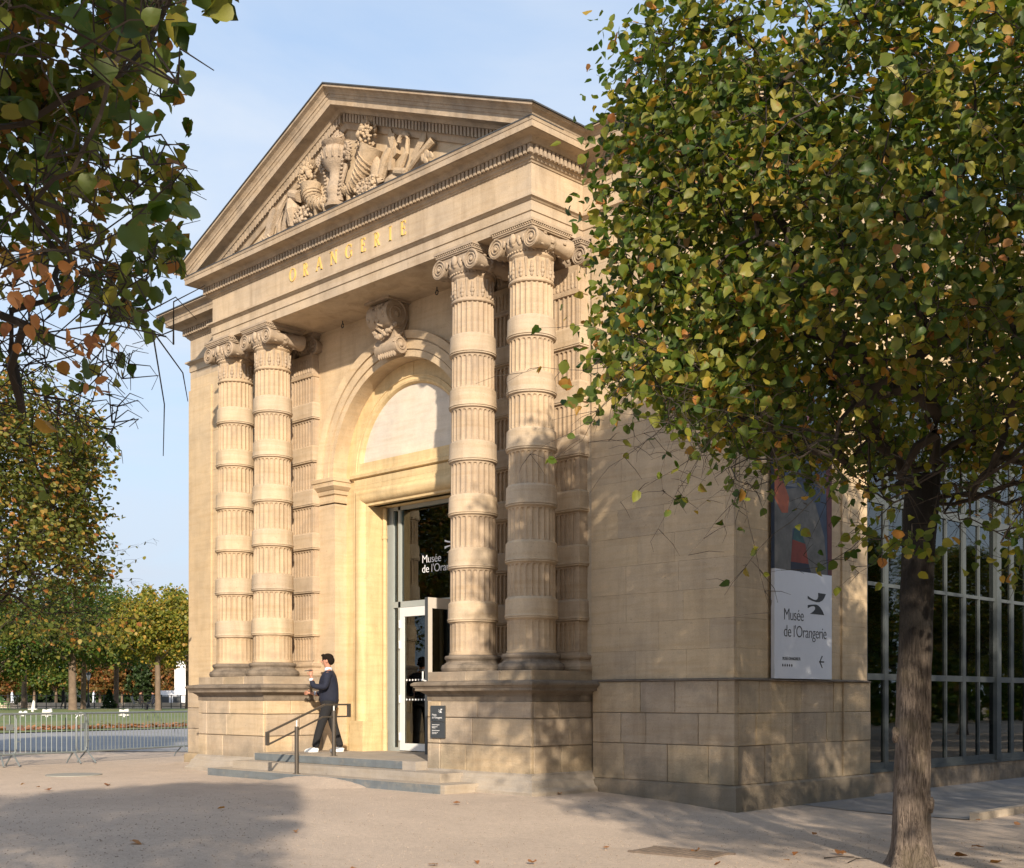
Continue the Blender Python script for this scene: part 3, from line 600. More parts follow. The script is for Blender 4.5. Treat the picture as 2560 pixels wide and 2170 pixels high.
# --- pedestals of the columns
def pedestal(x0, x1):
    """x0<x1 die faces; part: pedestal > stone..., cornice, base_moulding, blocking_course"""
    core = MB(); core.box(x0+0.05, x1-0.05, YD+0.05, YW+0.1, -0.3, 1.9); pd = core.build('pedestal', mortar, museum)
    r = random.Random(int(x0*10) & 255)
    def put(a0, a1, z0, z1, mp, jit=0.012):
        MB().bevbox(a0+0.006, a1-0.006, z0+0.006, z1-0.006, YD-r.uniform(0, jit), YD+0.06, mp, 0.012).build('stone', stone_base, pd)
    L_ = lambda a, d, z: (x0+(d-YD), a, z); R_ = lambda a, d, z: (x1-(d-YD), a, z)
    zz = [0.33, 0.82, 1.30, 1.60, 1.735]
    for i in range(3):
        cuts = [x0, x0+(0.62, 1.05, 0.9)[i], x0+(1.0, 1.85, 1.75)[i] if i else x0+1.0, x1]
        if i == 0: cuts = [x0, x0+0.35, x0+1.05, x1]
        if i == 1: cuts = [x0, x0+0.36, x0+1.22, x1]
        if i == 2: cuts = [x0, x0+0.36, x0+1.35, x1]
        for k in range(len(cuts)-1): put(cuts[k], cuts[k+1], zz[i], zz[i+1], fr)
        c2 = [YD+0.062, YD+(0.75, 0.95, 0.7)[i], YW]
        for k in range(2):
            put(c2[k], c2[k+1], zz[i], zz[i+1], L_); put(c2[k], c2[k+1], zz[i], zz[i+1], R_)
    path = [(x0, YW), (x0, YD), (x1, YD), (x1, YW)]
    MB().sweep(path, [(0, 1.60), (0.004, 1.60), (0.004, 1.70), (0.02, 1.705), (0.03, 1.73), (0.045, 1.735), (0.10, 1.775), (0.165, 1.785), (0.165, 1.835), (0.18, 1.84), (0.20, 1.87), (0.225, 1.88), (0.225, 1.915), (0.18, 1.945), (-0.05, 1.975)], zxy).build('cornice', stone_dark, pd)
    MB().sweep(path, [(0, 0.36), (0.03, 0.345), (0.03, 0.325), (0.05, 0.32), (0.075, 0.27), (0.085, 0.25), (0.12, 0.225), (0.16, 0.12), (0.19, 0.09), (0.215, 0.075), (0.235, 0.05), (0.235, -0.4)], zxy).build('base_moulding', step_pale, pd)
    # blocking course under the column bases: three stones on the front, one each side
    cs = [x0, x0+1.05, x0+1.9, x1]
    for k in range(3): MB().bevbox(cs[k]+0.004, cs[k+1]-0.004, 1.94, 2.135, YD+0.002, YW, fr, 0.01).build('blocking_stone', stone_base, pd)
    return pd
pedestal(mX(-5.381), mX(-2.694)); pedestal(mX(2.694), mX(5.381))

# --- column shafts
ZB, ZN = 2.44, 8.953
tops = [8.33-0.985*k for k in range(6)]; bots = [t-0.30 for t in tops]
def shaft_r(z): return 0.432-(0.047*((z-ZB)/(ZN-ZB))**1.3)
NF = 24
def fluted(b, z0, z1, round_top=True, round_bot=True, dep=0.030, cable=False):
    hw = 0.40                                        # half width of a flute in units of the 24th
    rr = 0.055
    rows = [z0, z0+0.012]+[z0+0.02+rr*k for k in (0.0, 0.15, 0.45, 1.0)]+[(z0+z1)/2]+[z1-0.02-rr*k for k in (1.0, 0.45, 0.15, 0.0)]+[z1-0.012, z1]
    m = 8; n = NF*m; vs = []
    for z in rows:
        dt = z1-0.02-z; db = z-z0-0.02
        def hwz(d, rnd):
            if d < -1e-6: return 0
            if not rnd: return hw
            if d >= rr: return hw
            return hw*math.sqrt(max(0.0, 1-((rr-d)/rr)**2))
        wz = min(hwz(dt, round_top), hwz(db, round_bot))
        for i in range(n):
            ph = (i % m)/m-0.5; q = abs(ph)
            dd = 0
            if wz > 0.01 and q < wz: dd = dep*math.sqrt(max(0, 1-(q/wz)**2))**0.8*(0.35 if cable else 1)
            r = shaft_r(z)-dd; a = 2*math.pi*(i/m)/NF; vs.append((r*math.cos(a), r*math.sin(a), z))
    fs = [(j*n+i, j*n+(i+1) % n, (j+1)*n+(i+1) % n, (j+1)*n+i) for j in range(len(rows)-1) for i in range(n)]
    b.add(vs, fs)
def column_part():
    b = MB()
    edges = [ZN]+[e for t, bo in zip(tops, bots) for e in (t, bo-0.07)]+[ZB+0.05]
    for k in range(0, len(edges), 2):
        fluted(b, edges[k+1], edges[k], round_top=(k != 0 and k < 12), round_bot=(k > 0), cable=(k == 12))
    b.lathe([(shaft_r(ZN)-0.005, ZN-0.03), (0.40, ZN-0.02), (0.41, ZN), (0.40, ZN+0.03), (0.372, ZN+0.045), (0.37, 9.36), (0.385, 9.38), (0.40, 9.40), (0.40, 9.45)], seg=48)
    b.lathe([(0.44, ZB-0.02), (0.45, ZB+0.01), (0.445, ZB+0.04), (0.43, ZB+0.055)], seg=48)
    col = b.build('column', stone_col, museum, smooth=28, local=True)
    for t, bo in zip(tops, bots):
        ra, rb = shaft_r(t)+0.036, shaft_r(bo)+0.040
        p = MB().lathe([(ra-0.045, t+0.03), (ra-0.03, t+0.02), (ra-0.012, t), (ra, t-0.012), (rb, bo+0.01), (rb+0.012, bo), (rb+0.012, bo-0.02), (rb-0.008, bo-0.024), (rb+0.002, bo-0.03), (rb+0.002, bo-0.05), (rb-0.02, bo-0.056), (rb-0.045, bo-0.075)], seg=48)
        p.build('plain_drum', stone_ent, col, smooth=28, local=True)
    p = MB().lathe([(0.56, 2.13), (0.585, 2.15), (0.60, 2.20), (0.585, 2.25), (0.56, 2.27), (0.535, 2.275), (0.535, 2.285), (0.50, 2.31), (0.495, 2.335), (0.505, 2.345), (0.505, 2.355), (0.525, 2.37), (0.53, 2.40), (0.515, 2.43), (0.46, 2.44), (0.44, 2.45)], seg=48)
    p.build('base', stone_dark, col, smooth=28, local=True)
    capital_mesh(col)
    return col
def spiral_disc(b, cx, yf, cz, r, sgn, depth=0.05):
    """volute face at y=yf looking to -y with a raised spiral fillet"""
    b.lathe([(r*0.96, yf+depth), (r, yf+depth*0.5), (r*0.97, yf), (r*0.90, yf-0.004), (r*0.86, yf+0.022), (0.02, yf+0.026)], (cx, 0, cz), 28, 'y')
    pts, rad = [], []
    for i in range(58):
        t = i/57; a = math.pi/2+sgn*t*2*math.pi*2.4; q = r*0.80*(1-t)**0.9+0.02
        pts.append((cx+q*math.cos(a), yf+0.012, cz+q*math.sin(a))); rad.append(0.017*(1-t*0.45)*(r/0.17))
    b.tube(pts, rad, 5)
    b.blob((cx, yf+0.012, cz), (0.035*r/0.17, 0.03, 0.035*r/0.17), nu=10, nv=6)
def capital_mesh(parent):
    c = MB(); zv = 9.60; rv = 0.175
    for sx_ in (-1, 1):
        for face in (-1, 1):
            n0 = len(c.v); spiral_disc(c, sx_*0.435, -0.475, zv, rv, -sx_)
            if face == 1:
                for i in range(n0, len(c.v)): x, y, z = c.v[i]; c.v[i] = (x, -y, z)
        # bolster
        prof = [(rv*0.98, -0.44), (rv*0.90, -0.38), (rv*0.80, -0.28), (rv*0.70, -0.14), (rv*0.66, -0.06), (rv*0.74, -0.045), (rv*0.76, 0.0), (rv*0.74, 0.045), (rv*0.66, 0.06), (rv*0.70, 0.14), (rv*0.80, 0.28), (rv*0.90, 0.38), (rv*0.98, 0.44)]
        n = 24; vs = []
        rr = random.Random(3)
        for r, h in prof:
            for i in range(n):
                a = 2*math.pi*i/n; q = r*(1+0.045*math.cos(a*8+h*9)); vs.append((sx_*0.435+q*math.cos(a), h, zv+q*math.sin(a)))
        c.add(vs, [(j*n+i, j*n+(i+1) % n, (j+1)*n+(i+1) % n, (j+1)*n+i) for j in range(len(prof)-1) for i in range(n)])
        for k in range(26):     # carved leaves on the bolster
            a = rr.uniform(0, 6.28); h = rr.uniform(-0.36, 0.36); q = rv*(0.72+abs(h)*0.5)
            c.blob((sx_*0.435+q*math.cos(a), h, zv+q*math.sin(a)), (0.022, 0.045, 0.022), nu=6, nv=4)
    # echinus and canalis
    c.lathe([(0.38, 9.44), (0.42, 9.47), (0.455, 9.53), (0.46, 9.60), (0.44, 9.64), (0.42, 9.70)], seg=40)
    for k in range(20):        # eggs
        a = 2*math.pi*k/20; c.blob((0.45*math.cos(a), 0.45*math.sin(a), 9.585), (0.045, 0.045, 0.06), nu=8, nv=5)
    for k in range(40): a = 2*math.pi*k/40; c.blob((0.415*math.cos(a), 0.415*math.sin(a), 9.46), 0.022, nu=6, nv=4)
    for sg in (-1, 1):
        y = sg*0.44; a_, b_ = sorted((y, y-sg*0.3))
        c.add([(-0.43, a_, 9.66), (0.43, a_, 9.66), (0.43, b_, 9.66), (-0.43, b_, 9.66), (-0.43, a_, 9.775), (0.43, a_, 9.775), (0.43, b_, 9.775), (-0.43, b_, 9.775)], [(0,3,2,1),(4,5,6,7),(0,1,5,4),(1,2,6,5),(2,3,7,6),(3,0,4,7)])
        c.blob((0, sg*0.47, 9.66), (0.07, 0.05, 0.10), nu=10, nv=6)
        for k in range(5):
            if k != 2: c.blob((-0.24+k*0.12, sg*0.45, 9.64), (0.04, 0.03, 0.07), nu=8, nv=5)
    # abacus
    for h0, h1, e in ((9.775, 9.80, 0.47), (9.80, 9.83, 0.49), (9.86, 9.905, 0.52)): c.box(-e, e, -e, e, h0, h1)
    c.box(-0.48, 0.48, -0.48, 0.48, 9.82, 9.88)
    for k in range(20):        # little darts under the abacus edge
        q = -0.475+0.05*k
        for s_ in (-1, 1):
            c.blob((q, s_*0.495, 9.845), (0.017, 0.02, 0.022), nu=6, nv=4); c.blob((s_*0.495, q, 9.845), (0.02, 0.017, 0.022), nu=6, nv=4)
    # carved palmettes round the neck
    for k in range(24):
        a = 2*math.pi*k/24; x, y = math.cos(a), math.sin(a)
        if k % 2:
            for dz, s_ in ((0, 0.03), (0.06, 0.045), (0.13, 0.035), (0.19, 0.025)): c.blob((0.372*x, 0.372*y, 9.06+dz), (s_, s_, 0.05), nu=6, nv=5)
        else: c.tube([(0.378*x, 0.378*y, 9.02), (0.383*x, 0.383*y, 9.2), (0.378*x, 0.378*y, 9.35)], [0.016, 0.02, 0.034], 6)
    return c.build('capital', stone_cap, parent, smooth=40, local=True)
col = column_part(); YC = 15.53
col.location = (-4.78, YC-YD, 0)
for dx in (-3.27, 3.27, 4.78): inst(col, museum, (dx, YC-YD, 0))

# --- fluted pilasters behind the columns
def pilaster_part():
    yf = -0.17                                        # front face relative to the wall
    b = MB(); b.box(-0.44, 0.44, yf+0.03, 0.05, 2.3, 9.3)
    edges = [ZN]+[e for t, bo in zip(tops, bots) for e in (t, bo-0.07)]+[ZB+0.05]
    nfl = 7; fw = 0.76/nfl
    for k in range(0, len(edges), 2):
        z0, z1 = edges[k+1], edges[k]
        # fillets between the flutes stand proud of the flute bed, heads are little arches
        for i in range(nfl+1):
            x = -0.38+i*fw; e = 0.014
            if i in (0, nfl): xa, xb = (x-0.06, x+e) if i == 0 else (x-e, x+0.06)
            else: xa, xb = x-e, x+e
            b.box(xa, xb, yf, yf+0.04, z0, z1)
        b.box(-0.44, 0.44, yf, yf+0.04, z1-0.022, z1); b.box(-0.44, 0.44, yf, yf+0.04, z0, z0+0.022)
        if k:
            for i in range(nfl):
                xc = -0.38+(i+0.5)*fw; r = fw/2-0.012
                for sg, zc in ((1, z1-0.022), (-1, z0+0.022)):
                    for s2 in (-1, 1):
                        pl = [(xc+s2*r, zc)]+[(xc+s2*r*math.cos(t), zc-sg*(r-r*math.sin(t))) for t in (0, 0.35, 0.7, 1.05, 1.4)]
                        pl = [(xc+s2*(r+0.002), zc), (xc, zc)]+[(xc+s2*r*math.cos(t), zc-sg*r*(1-math.sin(t))) for t in (1.35, 1.0, 0.65, 0.3, 0.0)]
                        b.prism(pl, lambda x, z: (x, yf+0.001, z), lambda x, z: (x, yf+0.04, z))
    b.box(-0.42, 0.42, yf-0.0, 0.02, ZN+0.04, 9.45)
    for i in range(9):
        x = -0.36+i*0.09
        if i % 2:
            for dz, s_ in ((0, 0.03), (0.06, 0.042), (0.13, 0.032), (0.19, 0.024)): b.blob((x, yf, 9.08+dz), (s_, 0.02, 0.05), nu=6, nv=5)
        else: b.box(x-0.014, x+0.014, yf-0.014, yf+0.01, 9.04, 9.34)
    pil = b.build('pilaster', stone_col, museum, local=True)
    u = [(-0.44, 0.05), (-0.44, yf), (0.44, yf), (0.44, 0.05)]
    for t, bo in zip(tops, bots):
        MB().sweep(u, [(-0.02, t+0.035), (0.0, t+0.03), (0.03, t), (0.035, t-0.01), (0.035, bo+0.01), (0.05, bo), (0.05, bo-0.02), (0.03, bo-0.024), (0.04, bo-0.03), (0.04, bo-0.05), (0.0, bo-0.06), (-0.02, bo-0.075)], zxy).build('plain_band', stone_ent, pil, local=True)
    MB().sweep(u, [(0, 2.12), (0.14, 2.13), (0.165, 2.17), (0.165, 2.22), (0.14, 2.27), (0.10, 2.28), (0.07, 2.31), (0.07, 2.345), (0.09, 2.36), (0.10, 2.39), (0.085, 2.43), (0.02, 2.44), (-0.02, 2.5)], zxy).build('base', stone_col, pil, local=True)
    MB().sweep(u, [(-0.01, ZN-0.03), (0.02, ZN-0.02), (0.025, ZN+0.02), (-0.01, ZN+0.045)], zxy).build('astragal', stone_col, pil, local=True)
    cp = [c_ for c_ in kids(col) if c_.name.startswith('capital')][0].copy(); C.objects.link(cp); cp.parent = pil; cp.location = (0, 0.30, 0)
    return pil
pil = pilaster_part(); pil.location = (-4.78, YW-YD, 0)
for dx in (-3.27, 3.27, 4.78):
    q = inst(pil, museum, (dx, YW-YD, 0))
    

# --- entablature: architrave, frieze and cornice as mitred mouldings round front, portico and returns
plan = [(XL, YB), (XL, YW), (mX(-5.147), YW), (mX(-5.147), YP), (mX(5.147), YP), (mX(5.147), YW), (XR, YW), (XR, YB)]
MB().sweep(plan, [(-0.02, 9.906), (0, 9.906), (0, 10.09), (0.022, 10.095), (0.022, 10.265), (0.04, 10.27), (0.075, 10.305), (0.105, 10.312), (0.106, 10.35), (0.02, 10.372), (0, 10.375)], zxy).build('architrave', stone_ent, museum)
MB().sweep(plan, [(0, 10.375), (0, 10.924)], zxy, caps=False).build('frieze', stone_ent, museum, fix=False)
MB().sweep(plan, [(0, 10.924), (0.02, 10.926), (0.03, 10.95), (0.06, 10.965), (0.075, 11.0), (0.10, 11.012), (0.10, 11.165), (0.185, 11.172), (0.20, 11.20), (0.225, 11.235), (0.25, 11.25), (0.43, 11.256), (0.43, 11.262), (0.445, 11.262), (0.459, 11.256), (0.459, 11.36), (0.47, 11.365), (0.479, 11.40), (0.485, 11.423), (0.0, 11.44)], zxy).build('cornice', stone_cor, museum)
MB().sweep([(mX(-5.147), YW), (mX(-5.147), YP), (mX(5.147), YP), (mX(5.147), YP+0.3)], [(0.487, 11.415), (0.492, 11.415), (0.492, 11.434), (0.1, 11.462)], zxy, caps=False).build('lead_flashing', lead, museum, fix=False)
cy_prof = [(0.40, 11.424), (0.49, 11.426), (0.505, 11.45), (0.545, 11.48), (0.60, 11.495), (0.615, 11.51), (0.634, 11.513), (0.634, 11.531), (0.30, 11.545)]
w = MB(); w.sweep([(XL, YB), (XL, YW), (mX(-5.147-0.3), YW)], cy_prof, zxy); w.build('gutter_moulding', stone_cor, museum); w = MB(); w.sweep([(mX(5.147), YP-0.0), (mX(5.147), YW), (XR, YW), (XR, YB)], cy_prof, zxy)
for i, (o_, h_) in enumerate(cy_prof): w.v[i] = (w.v[i][0], YP-o_, w.v[i][2])
w.build('gutter_moulding', stone_cor, museum); w = MB(); w.sweep([(mX(-5.147), YW+0.3), (mX(-5.147), YP)], cy_prof, zxy)
for i, (o_, h_) in enumerate(cy_prof): w.v[len(cy_prof)+i] = (w.v[len(cy_prof)+i][0], YP-o_, w.v[len(cy_prof)+i][2])
w.build('gutter_moulding', stone_cor, museum)
# dentils: far too small to pick apart, one part
dn = MB(); pit = 0.104; dw = 0.062
def dentil_run(p, q, nrm):
    p, q = Vector(p), Vector(q); Ld = (q-p).length; n = int(Ld/pit); d = (q-p).normalized()
    for i in range(n+1):
        c = p+d*(Ld-n*pit)/2+d*(i*pit); a = c-d*dw/2; b_ = c+d*dw/2; o1 = Vector(nrm)*0.09; o2 = Vector(nrm)*0.172
        P_ = [a+o1, b_+o1, b_+o2, a+o2]
        dn.add([(k.x, k.y, 11.02) for k in P_]+[(k.x, k.y, 11.166) for k in P_], [(0,3,2,1),(4,5,6,7),(0,1,5,4),(1,2,6,5),(2,3,7,6),(3,0,4,7)])
dentil_run((mX(-5.147-0.14), YP), (mX(5.147+0.14), YP), (0, -1)); dentil_run((mX(5.147), YP-0.05), (mX(5.147), YW-0.2), (1, 0)); dentil_run((mX(5.147+0.3), YW), (XR+0.1, YW), (0, -1)); dentil_run((XR, YW), (XR, YB), (1, 0))
dentil_run((XL-0.1, YW), (mX(-5.147-0.3), YW), (0, -1)); dentil_run((XL, YW), (XL, 24), (-1, 0))
# --- pediment
TH = math.atan2(13.888-11.531, 5.781); tt = math.tan(TH); ct = math.cos(TH)
rk = [(0.0, 0.66), (0.05, 0.655), (0.075, 0.60), (0.085, 0.56), (0.105, 0.55), (0.105, 0.40), (0.19, 0.385), (0.20, 0.36), (0.225, 0.335), (0.25, 0.325), (0.455, 0.318), (0.459, 0.20), (0.475, 0.19), (0.485, 0.135), (0.505, 0.13), (0.515, 0.10), (0.56, 0.06), (0.615, 0.045), (0.634, 0.04), (0.634, 0.0), (0.0, -0.01)]
for sgn in (-1, 1):
    w = MB(); vs = []
    for o, t in rk: vs.append((mX(0), YP-o, 13.888-t/ct))
    for o, t in rk: x = 5.147+o; vs.append((mX(sgn*x), YP-o, 13.888-x*tt-t/ct))
    n = len(rk); w.add(vs, [(j, j+1, n+j+1, n+j) for j in range(n-1)]+[tuple(range(n, 2*n))])
    w.build('raking_cornice', stone_cor, museum)
    # raking dentils, vertical faces square to the slope
    for i in range(int(5.0/pit/ct)+1):
        s0 = 0.05+i*pit; s1 = s0+dw
        if s1*ct > 4.6: break
        P_ = []
        for s_, t_ in ((s0, 0.545), (s1, 0.545), (s1, 0.395), (s0, 0.395)):
            x = s_*ct+0.0; P_.append((sgn*(x), 13.888-s_*math.sin(TH)-t_/ct))
        dn.add([(mX(x), YP-0.09, z) for x, z in P_]+[(mX(x), YP-0.172, z) for x, z in P_], [(0,3,2,1),(4,5,6,7),(0,1,5,4),(1,2,6,5),(2,3,7,6),(3,0,4,7)])
dn.build('dentil_course', stone_cor, museum, kind='stuff')
w = MB(); w.prism([(-5.1, 11.40), (5.1, 11.40), (5.1, 11.6), (0, 13.75), (-5.1, 11.6)], lambda x, z: (mX(x), YP+0.0, z), lambda x, z: (mX(x), YP+1.3, z)); w.build('tympanum', stone_ent, museum)
w = MB(); w.box(mX(-5.14), mX(5.14), YP+0.006, YW+0.4, 9.9075, 11.4); w.box(mX(-8.38), mX(8.38), YW+0.02, YB, 9.912, 11.44); w.build('soffit', stone_ent, museum)
# lead roofs
w = MB()
for sgn in (-1, 1):
    e = 5.81; z1 = 13.92; z0 = 13.92-e*tt; P_ = [(mX(0), z1), (mX(sgn*e), z0), (mX(sgn*e), z0-0.025), (mX(0), z1-0.025)]
    w.add([(x, YP-0.655, z) for x, z in P_]+[(x, 26, z) for x, z in P_], [(0,1,2,3),(7,6,5,4),(0,4,5,1),(1,5,6,2),(2,6,7,3),(3,7,4,0)])
w.box(XL-0.62, mX(-5.2), YW-0.65, YB, 11.548, 11.575); w.box(mX(5.2), XR+0.65, YW-0.65, YB, 11.548, 11.575)
w.add([(XL-0.2, YW-0.2, 11.57), (XR+0.2, YW-0.2, 11.57), (XR+0.2, YB, 11.57), (XL-0.2, YB, 11.57), (mX(-3), 22, 12.4), (mX(3), 22, 12.4), (mX(3), YB, 12.4), (mX(-3), YB, 12.4)], [(0,1,5,4),(1,2,6,5),(3,0,4,7)])
w.box(mX(-0.3), mX(0.0), YP-0.2, YP+0.6, 13.86, 14.03)
w.build('roof', lead, museum, fix=False)
# --- tympanum carving
rr = random.Random(21); YT = YP-0.08
w = MB()
ux, = (mX(-0.28),)
w.lathe([(0.10, 11.60), (0.24, 11.63), (0.25, 11.68), (0.19, 11.72), (0.17, 11.86), (0.20, 12.0), (0.14, 12.2), (0.13, 12.36), (0.20, 12.44), (0.27, 12.55), (0.31, 12.70), (0.29, 12.80), (0.22, 12.86), (0.28, 12.92), (0.30, 12.95), (0.22, 12.97)], (ux, YT-0.02, 0), 20)
for k in range(14): a = 2*math.pi*k/14; w.tube([(ux+0.29*math.cos(a), YT-0.02+0.29*math.sin(a), 12.58), (ux+0.32*math.cos(a), YT-0.02+0.32*math.sin(a), 12.70), (ux+0.28*math.cos(a), YT-0.02+0.28*math.sin(a), 12.82)], 0.022, 5)
for k in range(30): a = rr.uniform(0, 6.28); q = rr.uniform(0, 0.24); w.tube([(ux+q*math.cos(a), YT-0.02+q*math.sin(a), 12.95), (ux+q*1.3*math.cos(a), YT-0.05, 13.05), (ux+q*0.6*math.cos(a)+rr.uniform(-.06, .06), YT-0.03, 13.02+rr.uniform(0.08, 0.22))], [0.042, 0.038, 0.006], 6)
for s_ in (-1, 1):
    for k in range(34): a = rr.uniform(0, 6.28); q = rr.uniform(0.3, 1); w.blob((ux+s_*0.42+0.10*q*math.cos(a), YT-0.05-0.08*(1-q), 12.66+0.19*q*math.sin(a)), rr.uniform(0.022, 0.042), nu=7, nv=5)
    for k in range(7): a = -1.2+0.4*k; w.tube([(ux+s_*0.40, YT-0.06, 12.70), (ux+s_*(0.40+0.12*math.cos(a)), YT-0.11, 12.70+0.13*math.sin(a)), (ux+s_*(0.40+0.2*math.cos(a)), YT-0.05, 12.70+0.2*math.sin(a))], [0.03, 0.034, 0.006], 5)
    w.tube([(ux+s_*0.30, YT, 12.45), (ux+s_*0.22, YT-0.05, 12.1), (ux+s_*0.16, YT-0.03, 11.75)], [0.06, 0.05, 0.07], 7)
    for k in range(9): w.blob((ux+s_*(0.31-0.016*k), YT-0.1, 12.5-0.08*k), (0.05, 0.03, 0.03), nu=6, nv=4)
w.build('carved_urn', stone_rel, museum, smooth=45)
def horn(pts, rad, mouth, name='carved_cornucopia'):
    w = MB(); w.tube([(mX(x), YT-0.04, z) for x, z in pts], rad, 12)
    for i in range(1, len(pts)-1):
        (x0_, z0_), (x1_, z1_) = pts[i], pts[i+1]
        for t in (0, 0.33, 0.66):
            x = x0_+(x1_-x0_)*t; z = z0_+(z1_-z0_)*t; r = rad[i]+(rad[i+1]-rad[i])*t
            d_ = Vector((x1_-x0_, 0, z1_-z0_)).normalized(); side = Vector((-d_.z, 0, d_.x))
            ring = [Vector((mX(x), YT-0.04, z))+side*math.cos(a)*r*1.03+Vector((0, 1, 0))*math.sin(a)*r*1.03+d_*0.25*r*math.cos(a) for a in [2*math.pi*k/12 for k in range(13)]]
            w.tube(ring, 0.016, 4, cap=False)
    mx_, mz_ = mouth
    for k in range(90):
        a = rr.uniform(0, 6.28); q = math.sqrt(rr.random())*0.23; w.blob((mX(mx_)+q*math.cos(a)*1.0, YT-0.10-0.10*(1-q/0.23)-rr.uniform(0, 0.05), mz_+q*math.sin(a)*1.15), rr.uniform(0.022, 0.042), nu=7, nv=5)
    for k in range(4): a = rr.uniform(0, 3.1); w.blob((mX(mx_)+0.15*math.cos(a), YT-0.16, mz_-0.05+0.16*math.sin(a)), rr.uniform(0.06, 0.085), nu=12, nv=8)
    for k in range(16):
        a = 2*math.pi*k/16+rr.uniform(-.15, .15); c_ = Vector((mX(mx_)+0.22*math.cos(a), YT-0.05, mz_+0.26*math.sin(a))); d_ = Vector((math.cos(a), -0.5, math.sin(a)))*0.13
        w.tube([c_-d_*0.3, c_+d_*0.3, c_+d_], [0.015, 0.045, 0.004], 5)
    for k in range(8): a = rr.uniform(0.3, 2.8); w.blob((mX(mx_)+0.24*math.cos(a), YT-0.04, mz_+0.28*math.sin(a)), (0.05, 0.02, 0.09), Matrix.Rotation(-a+1.57, 3, 'Y'), 7, 5)
    return w.build(name, stone_rel, museum, smooth=45)
horn([(0.93, 12.5), (0.80, 12.3), (0.62, 12.1), (0.40, 11.92), (0.15, 11.85), (-0.02, 11.95), (0.06, 12.05)], [0.25, 0.22, 0.19, 0.14, 0.09, 0.05, 0.02], (0.80, 12.75))
horn([(-1.10, 12.35), (-1.10, 12.15), (-0.98, 11.96), (-0.75, 11.86), (-0.5, 11.92), (-0.45, 12.05)], [0.24, 0.21, 0.17, 0.12, 0.06, 0.02], (-1.18, 12.55))
w = MB()
for cxx, czz, n_ in ((0.78, 11.68, 20), (-1.42, 11.72, 26), (0.98, 11.66, 10)):
    for k in range(n_*3): w.blob((mX(cxx)+rr.gauss(0, 0.15), YT-0.08-rr.uniform(0, 0.06), czz+rr.uniform(-0.08, 0.2)), rr.uniform(0.024, 0.046), nu=7, nv=5)
    for k in range(8): a = rr.uniform(0.2, 2.9); w.tube([(mX(cxx)+0.12*math.cos(a), YT-0.06, czz+0.1*math.sin(a)), (mX(cxx)+0.24*math.cos(a), YT-0.12, czz+0.2*math.sin(a)), (mX(cxx)+0.32*math.cos(a), YT-0.05, czz+0.27*math.sin(a))], [0.02, 0.045, 0.004], 5)
    if cxx != 0.98: w.build('carved_fruit', stone_rel, museum, smooth=45); w = MB()
for s_, x0_ in ((1, 0.15), (-1, -0.62)):     # looping stems
    w.tube([(mX(x0_), YT, 11.62), (mX(x0_+0.02*s_), YT-0.06, 11.80), (mX(x0_+0.16*s_), YT-0.08, 11.88), (mX(x0_+0.30*s_), YT-0.06, 11.80), (mX(x0_+0.34*s_), YT, 11.62)], 0.055, 7)
w.build('carved_fruit', stone_rel, museum, smooth=45)
w = MB(); Rz = lambda a: Matrix.Rotation(a, 3, 'Y')
w.rbox(Vector((mX(-2.62), YT, 12.0)), (0.20, 0.10, 0.62), Rz(0.42)); w.rbox(Vector((mX(-1.98), YT, 12.02)), (0.12, 0.12, 0.72), Rz(0.35))
w.tube([(mX(-2.02), YT-0.02, 12.40), (mX(-2.20), YT-0.06, 12.15), (mX(-2.30), YT-0.04, 11.85), (mX(-2.28), YT, 11.60)], [0.05, 0.07, 0.07, 0.05], 7)
w.tube([(mX(-1.80), YT-0.05, 12.35), (mX(-1.45), YT-0.08, 12.20)], [0.11, 0.12], 9)
w.tube([(mX(-1.78), YT-0.05, 12.2), (mX(-1.66), YT-0.1, 11.95), (mX(-1.72), YT-0.05, 11.65)], [0.12, 0.17, 0.12], 9)
for k in range(7): w.tube([(mX(-3.05+0.07*k), YT, 11.58), (mX(-3.02+0.07*k), YT-0.05, 11.66+0.03*(k % 3)), (mX(-2.92+0.07*k), YT, 11.60)], 0.035, 6)
w.build('carved_tools', stone_rel, museum, smooth=35); w = MB()
w.blob((mX(1.02), YT-0.02, 11.98), (0.17, 0.07, 0.33), Rz(-0.12), 14, 8); w.blob((mX(1.52), YT-0.02, 11.66), (0.24, 0.1, 0.12), None, 12, 6)
w.rbox(Vector((mX(1.50), YT, 12.22)), (0.10, 0.09, 0.68), Rz(0.16)); w.prism([(1.38, 12.55), (1.46, 12.72), (1.66, 12.15), (1.54, 12.1)], lambda x, z: (mX(x), YT-0.03, z), lambda x, z: (mX(x), YT+0.09, z))
w.tube([(mX(1.16), YT-0.02, 11.78), (mX(1.34), YT-0.05, 12.1), (mX(1.46), YT-0.03, 12.3)], [0.09, 0.10, 0.07], 8)
hk = [(1.86+0.14*math.cos(a), 12.30+0.14*math.sin(a)) for a in [math.pi*0.95-0.3*k for k in range(11)]]
w.tube([(mX(x), YT-0.03, z) for x, z in hk]+[(mX(1.95), YT-0.03, 12.05), (mX(1.74), YT-0.03, 11.75)], 0.05, 7)
w.prism([(2.12, 11.86), (2.06, 11.98), (2.40, 12.30), (2.52, 12.34), (2.48, 12.14)], lambda x, z: (mX(x), YT-0.02, z), lambda x, z: (mX(x), YT+0.09, z))
w.tube([(mX(1.95), YT-0.02, 11.68), (mX(2.35), YT-0.05, 11.88), (mX(2.72), YT-0.03, 12.05)], [0.05, 0.06, 0.08], 8)
w.tube([(mX(1.66), YT-0.05, 11.78), (mX(2.0), YT-0.05, 11.66)], 0.085, 9)
